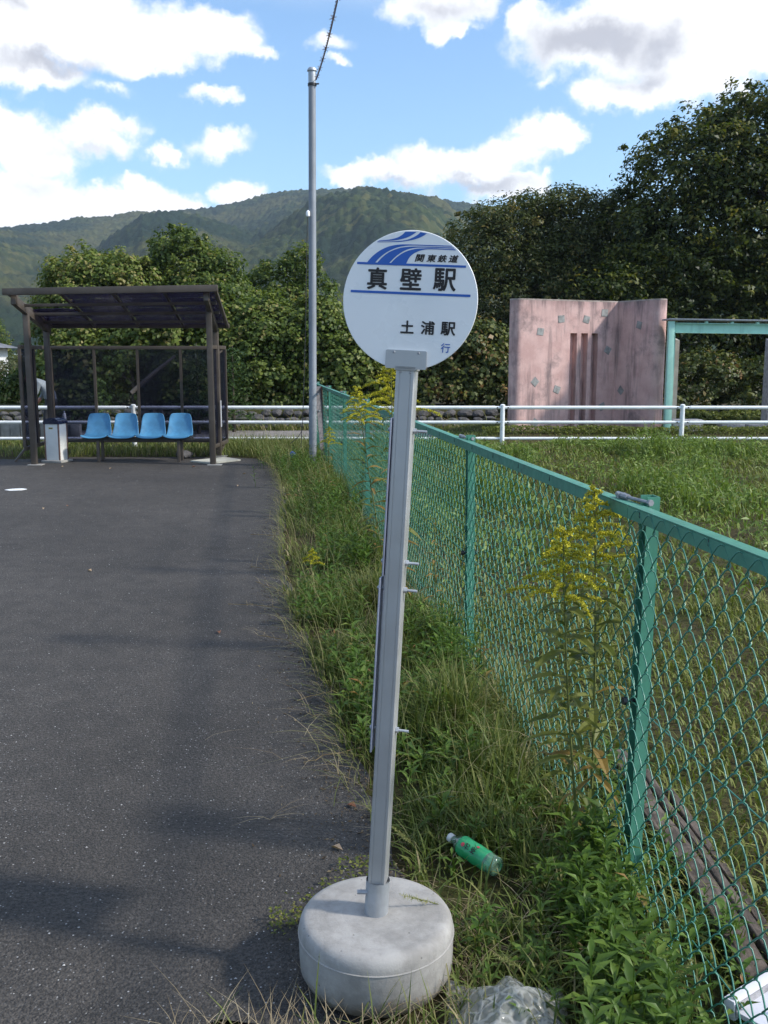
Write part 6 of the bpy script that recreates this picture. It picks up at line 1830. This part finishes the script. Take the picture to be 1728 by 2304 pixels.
# ------------------------------------------------------------------ litter and small things
def bottle():
    t = thing('plastic_bottle', (0.30, 2.875, 0.05), 'empty green plastic drink bottle lying in the grass by the base', 'bottle')
    a = Vector((0.218, 2.965, 0.075)); b_ = Vector((0.370, 2.79, 0.055))
    d = (b_ - a).normalized(); q = d.to_track_quat('Z', 'Y').to_matrix()
    rl = 0.0335
    m = MB(); m.lathe([(0.0125, 0.012), (0.0135, 0.022), (0.016, 0.030), (0.026, 0.044), (rl, 0.060)], 24, a, q); m.build('neck', M['bottle_clear'], t, 60)
    m = MB(); m.lathe([(0.0145, 0.0), (0.0148, 0.004), (0.0148, 0.016), (0.014, 0.018)], 20, a, q); m.build('cap', M['bottle_cap'], t, 40)
    # wrap, dented and creased
    bm_ = MB(); prof = [(rl * 0.80, 0.052), (rl * 0.98, 0.060), (rl + 0.0006, 0.07), (rl - 0.001, 0.10), (rl + 0.0003, 0.125), (rl - 0.0012, 0.15), (rl + 0.0002, 0.168), (rl - 0.001, 0.176)]
    bm_.lathe(prof, 28, a, q)
    w = bm_.build('label_wrap', M['bottle_wrap'], t, 70)
    m = MB(); m.lathe([(rl - 0.001, 0.174), (rl - 0.0015, 0.195), (rl - 0.001, 0.208), (rl - 0.006, 0.215), (0.018, 0.216), (0.012, 0.211)], 28, a, q); m.build('bottom', M['bottle_clear'], t, 60)
    # print on the wrap, wrapped round the side that faces up and towards the viewer
    x = q @ Vector((1, 0, 0)); y = q @ Vector((0, 1, 0))
    best = max(range(72), key=lambda k: (x * math.cos(k * math.pi / 36) + y * math.sin(k * math.pi / 36)).dot(Vector((-0.10, -0.72, 0.69))))
    A0 = best * math.pi / 36
    def S(u, v, f=0.0012):      # u along bottle, v arc length
        an = A0 + v / rl
        return a + d * u + (x * math.cos(an) + y * math.sin(an)) * (rl + f)
    def ell(name, u, v, r0, r1, mat, f=0.0014):
        m = MB(); vs = [S(u, v, f)] + [S(u + r0 * math.cos(k * math.pi / 8), v + r1 * math.sin(k * math.pi / 8), f) for k in range(16)]
        m.add(vs, [(0, 1 + k, 1 + (k + 1) % 16) for k in range(16)]); m.build(name, mat, w)
    ell('red_mark', 0.083, 0.006, 0.007, 0.007, M['bottle_red'])
    ell('red_mark', 0.135, -0.014, 0.006, 0.004, M['bottle_red'])
    for body, u, size in (('お', 0.102, 0.021), ('茶', 0.128, 0.023)):
        cu = bpy.data.curves.new('lettering', 'FONT'); cu.body = body; cu.size = 1; cu.offset = 0.012
        ob = bpy.data.objects.new('lettering', cu); COL.objects.link(ob); bpy.context.view_layer.update()
        me = bpy.data.meshes.new_from_object(ob.evaluated_get(bpy.context.evaluated_depsgraph_get())); bpy.data.objects.remove(ob)
        co = np.array([v.co[:] for v in me.vertices]); mn = co.min(0); mx = co.max(0); k = size / (mx[1] - mn[1]); c = (mn + mx) / 2
        for v in me.vertices:
            lx = (v.co.x - c[0]) * k; ly = (v.co.y - c[1]) * k
            v.co = S(u + lx * 0.9, 0.005 + ly, 0.0016) - ORG[t]
        me.materials.clear(); me.materials.append(M['black_print']); link_obj('lettering', me, w)
bottle()

def bag():
    n = 56
    V = []
    for i in range(n):
        for j in range(n):
            u = i / (n - 1) * 2 - 1; v = j / (n - 1) * 2 - 1
            r = min(1.0, math.hypot(u, v) / 1.05)
            th = math.atan2(v, u)
            q = max(0.0, 1 - r * (1 + 0.10 * math.sin(7 * th + 1.0)))
            h = 0.125 * q ** 0.65 * (1 + 0.10 * math.sin(5 * th + 0.6) * r + 0.06 * math.sin(13 * th) * r)
            V.append((0.312 + 0.15 * u + 0.01 * h, 2.10 + 0.19 * v + 0.25 * h, h))
    V = np.array(V)
    nz = fbm(V[:, 0] * 16, V[:, 1] * 12, 3, 6) - 0.45; nz2 = np.abs(fbm(V[:, 0] * 34, V[:, 1] * 24, 3, 16) - 0.45)
    V[:, 2] += nz * 0.022 - nz2 * 0.006
    V[:, 2] = np.maximum(V[:, 2], 0.008)
    i = (np.arange(n - 1)[:, None] * n + np.arange(n - 1)[None, :]).ravel()
    o = np_obj('plastic_bag', V, np.stack([i, i + n, i + n + 1, i + 1], 1), None, M['bag'], None, None, True)
    md = o.modifiers.new('solid', 'SOLIDIFY'); md.thickness = 0.0012
    tag(o, 'crumpled cloudy plastic bag caught in the weeds at the bottom edge', 'plastic bag')
bag()

def timber():
    t = thing('weathered_timber', (0.99, 2.55, 0.03), 'weathered dark timber baulk half buried along the fence foot on the field side', 'timber')
    from mathutils import noise
    for nm, w, h, dx, z, L in (('beam', 0.085, 0.075, 0.0, 0.018, 2.4), ('plank', 0.035, 0.07, 0.066, 0.02, 2.2), ('plank', 0.03, 0.05, 0.105, 0.012, 1.7)):
        bm = bmesh.new()
        nseg = 90; nk = 26
        rings = []
        for i in range(nseg + 1):
            y = -L / 2 + L * i / nseg
            ring = []
            for k in range(nk):
                a = 2 * math.pi * k / nk
                ca, sa = math.cos(a), math.sin(a)
                e = 0.4
                px_ = math.copysign(abs(ca) ** e, ca) * w / 2; pz = math.copysign(abs(sa) ** e, sa) * h / 2
                g = noise.noise(Vector((px_ * 90 + dx * 70, y * 2.2, pz * 90)))
                s = 1 + 0.25 * noise.noise(Vector((px_ * 14 + dx * 40, y * 3.0, pz * 14))) + 0.16 * g - 0.30 * max(0, abs(g) - 0.38)
                s *= 1 - 0.35 * max(0, noise.noise(Vector((dx * 30, y * 1.8, 7.0))))
                ring.append(bm.verts.new((px_ * s + 0.012 * noise.noise(Vector((y * 2, dx * 50, 0))), y, pz * s)))
            rings.append(ring)
        for i in range(nseg):
            for k in range(nk):
                bm.faces.new((rings[i][k], rings[i][(k + 1) % nk], rings[i + 1][(k + 1) % nk], rings[i + 1][k]))
        bm.faces.new(list(reversed(rings[0]))); bm.faces.new(rings[-1])
        bmesh.ops.recalc_face_normals(bm, faces=bm.faces)
        me = bpy.data.meshes.new(nm); bm.to_mesh(me); bm.free(); me.materials.append(M['timber'])
        o = link_obj(nm, me, t, (dx, 0, z - 0.03)); o.rotation_euler = (random.uniform(-0.01, 0.01), 0, 0.02 + random.uniform(-0.015, 0.015))
timber()

def board():
    t = thing('white_board', (0.98, 1.98, 0.05), 'white framed board lying behind the fence at the bottom right corner', 'board')
    ang = math.atan2(0.184, 0.257)
    Rm = Matrix.Rotation(ang, 3, 'Z') @ Matrix.Rotation(R(-4), 3, 'X')
    # left end of the far edge, just behind the mesh
    e = Vector((0.835, 2.125, 0.075))
    def add(lx, ly, lz, s, nm, mat):
        m = MB(); m.box(e + Rm @ Vector((lx, ly, lz)), s, M=Rm, bev=0.003); m.build(nm, mat, t, 40)
    add(0.30, -0.155, -0.004, (0.596, 0.244, 0.014), 'panel', M['white_board'])
    add(0.30, -0.015, 0, (0.60, 0.03, 0.05), 'frame_bar', M['white_board'])
    add(0.30, -0.29, 0, (0.60, 0.022, 0.05), 'frame_bar', M['white_board'])
    add(0.30, -0.0325, 0.004, (0.592, 0.004, 0.03), 'dirty_joint', M['granite'])
board()

def small():
    # fallen leaves scattered on the asphalt and weeds
    spots = [(-3.75, 10.4, 'pale'), (-3.55, 10.6, 'red'), (-2.3, 7.3, 'pale'), (-1.0, 5.6, 'red'), (-0.12, 3.33, 'red'), (-0.16, 3.02, 'pale'), (-1.9, 12.3, 'pale'), (-3.3, 14.1, 'pale'), (-4.1, 14.25, 'pale'), (-4.9, 14.5, 'pale'), (-2.9, 14.5, 'red'), (-2.0, 13.6, 'pale')]
    where = ['pale fallen leaf on the asphalt midway to the ash bin', 'reddish fallen leaf beside the pale one midway to the ash bin', 'small pale leaf alone on the open asphalt', 'small brown leaf on the asphalt near the grass runners', 'red-brown leaf at the grass edge left of the sign post', 'pale leaf at the grass edge just behind the concrete base', 'pale leaf on the asphalt short of the shelter slab', 'pale leaf in front of the seats', 'pale leaf in front of the ash bin', 'pale leaf near the left shelter post', 'brown leaf near the right shelter post', 'pale leaf between the shelter and the weeds']
    me = None
    for (x, y, k), lab in zip(spots, where):
        V, Q = leaves(np.array([[0, 0, 0.0]]), np.array([[0.1, 0.0, 0.99]]), np.array([0.055]), 0.5, 0.0, 0.18)
        o = np_obj('fallen_leaf', V, Q, None, M['brown_leaf'], np.full(4, 0.1 if k == 'red' else 0.95))
        o.location = (x, y, 0.008); o.rotation_euler = (0, 0, random.uniform(0, 6)); tag(o, lab, 'leaf', 'fallen leaves on the asphalt')
    o = link_obj('blue_scrap', rock('blue_scrap', 0, (0.04, 0.04, 0.055), M['blue_scrap'], 8), None, (-1.36, 14.2, 0.22)); tag(o, 'small blue scrap caught in the grass at the pole foot', 'scrap')
    # loose grit
    G = Leafy()
    ico = np.array([(0, 0, 1), (0.9, 0, 0), (-0.45, 0.78, 0), (-0.45, -0.78, 0)])
    T = np.array([[0, 1, 2], [0, 2, 3], [0, 3, 1]])
    P = scatter([(-6, 2.1), (0.0, 2.1), (-0.6, 6), (-2, 13.5), (-6, 13.5)], 900, 1.6)
    for p in P:
        s = rng.uniform(0.0018, 0.0052)
        a = rng.uniform(0, 6.28); ca, sa = math.cos(a), math.sin(a)
        V = ico * s * np.array([1.2, 0.9, 0.7]); V = np.stack([V[:, 0] * ca - V[:, 1] * sa, V[:, 0] * sa + V[:, 1] * ca, V[:, 2]], 1) + np.array([p[0], p[1], 0.0])
        G.add(V, None, T)
    Lt = Leafy()
    yy = 2.4 + 13 * rng.random(5200) ** 1.4
    xx = edge_x(yy) + rng.normal(-0.03, 0.13, 5200)
    k = off_base(np.stack([xx, yy], 1)); xx = xx[k]; yy = yy[k]; n = len(xx)
    V, Q = leaves(np.stack([xx, yy, rng.uniform(0.002, 0.008, n)], 1), norm(np.array([0, 0, 1.0]) + rng.normal(0, 0.25, (n, 3))), rng.uniform(0.004, 0.022, n) , 0.35, 0.0, 0.1)
    Lt.add(V, Q, None, np.repeat(rng.beta(1.2, 1.6, n), 4))
    o = Lt.build('leaf_litter', M['litter']); tag(o, 'dry litter crumbs along the asphalt edge', kind='stuff')
    o = G.build('loose_grit', M['granite_pale']); tag(o, 'pale loose grit on the asphalt', kind='stuff')
M['litter'] = leafmat('dry_litter', [(0, (0.05, 0.035, 0.022)), (0.6, (0.12, 0.085, 0.05)), (1, (0.30, 0.24, 0.15))], 0.05, 0.9)
M['granite_pale'] = pm('pale_grit', (0.42, 0.41, 0.40), 0.8, var=0.4, scale=300)
small()

# ------------------------------------------------------------------ haze
def haze():
    m = bpy.data.materials.new('haze_air')
    m.use_nodes = True
    t = NT(m.node_tree)
    v = t.n('ShaderNodeVolumePrincipled', {'Color': (0.72, 0.86, 1.0, 1), 'Density': HAZE, 'Anisotropy': 0.2})
    out = t.n('ShaderNodeOutputMaterial'); t.link(v.outputs[0], out.inputs['Volume'])
    b = MB(); b.box((0, 0, 139), (5200, 5200, 282))
    o = b.build('haze', m); tag(o, 'thin pale air between the viewer and the hills', kind='stuff')
HAZE = 0.00021
haze()
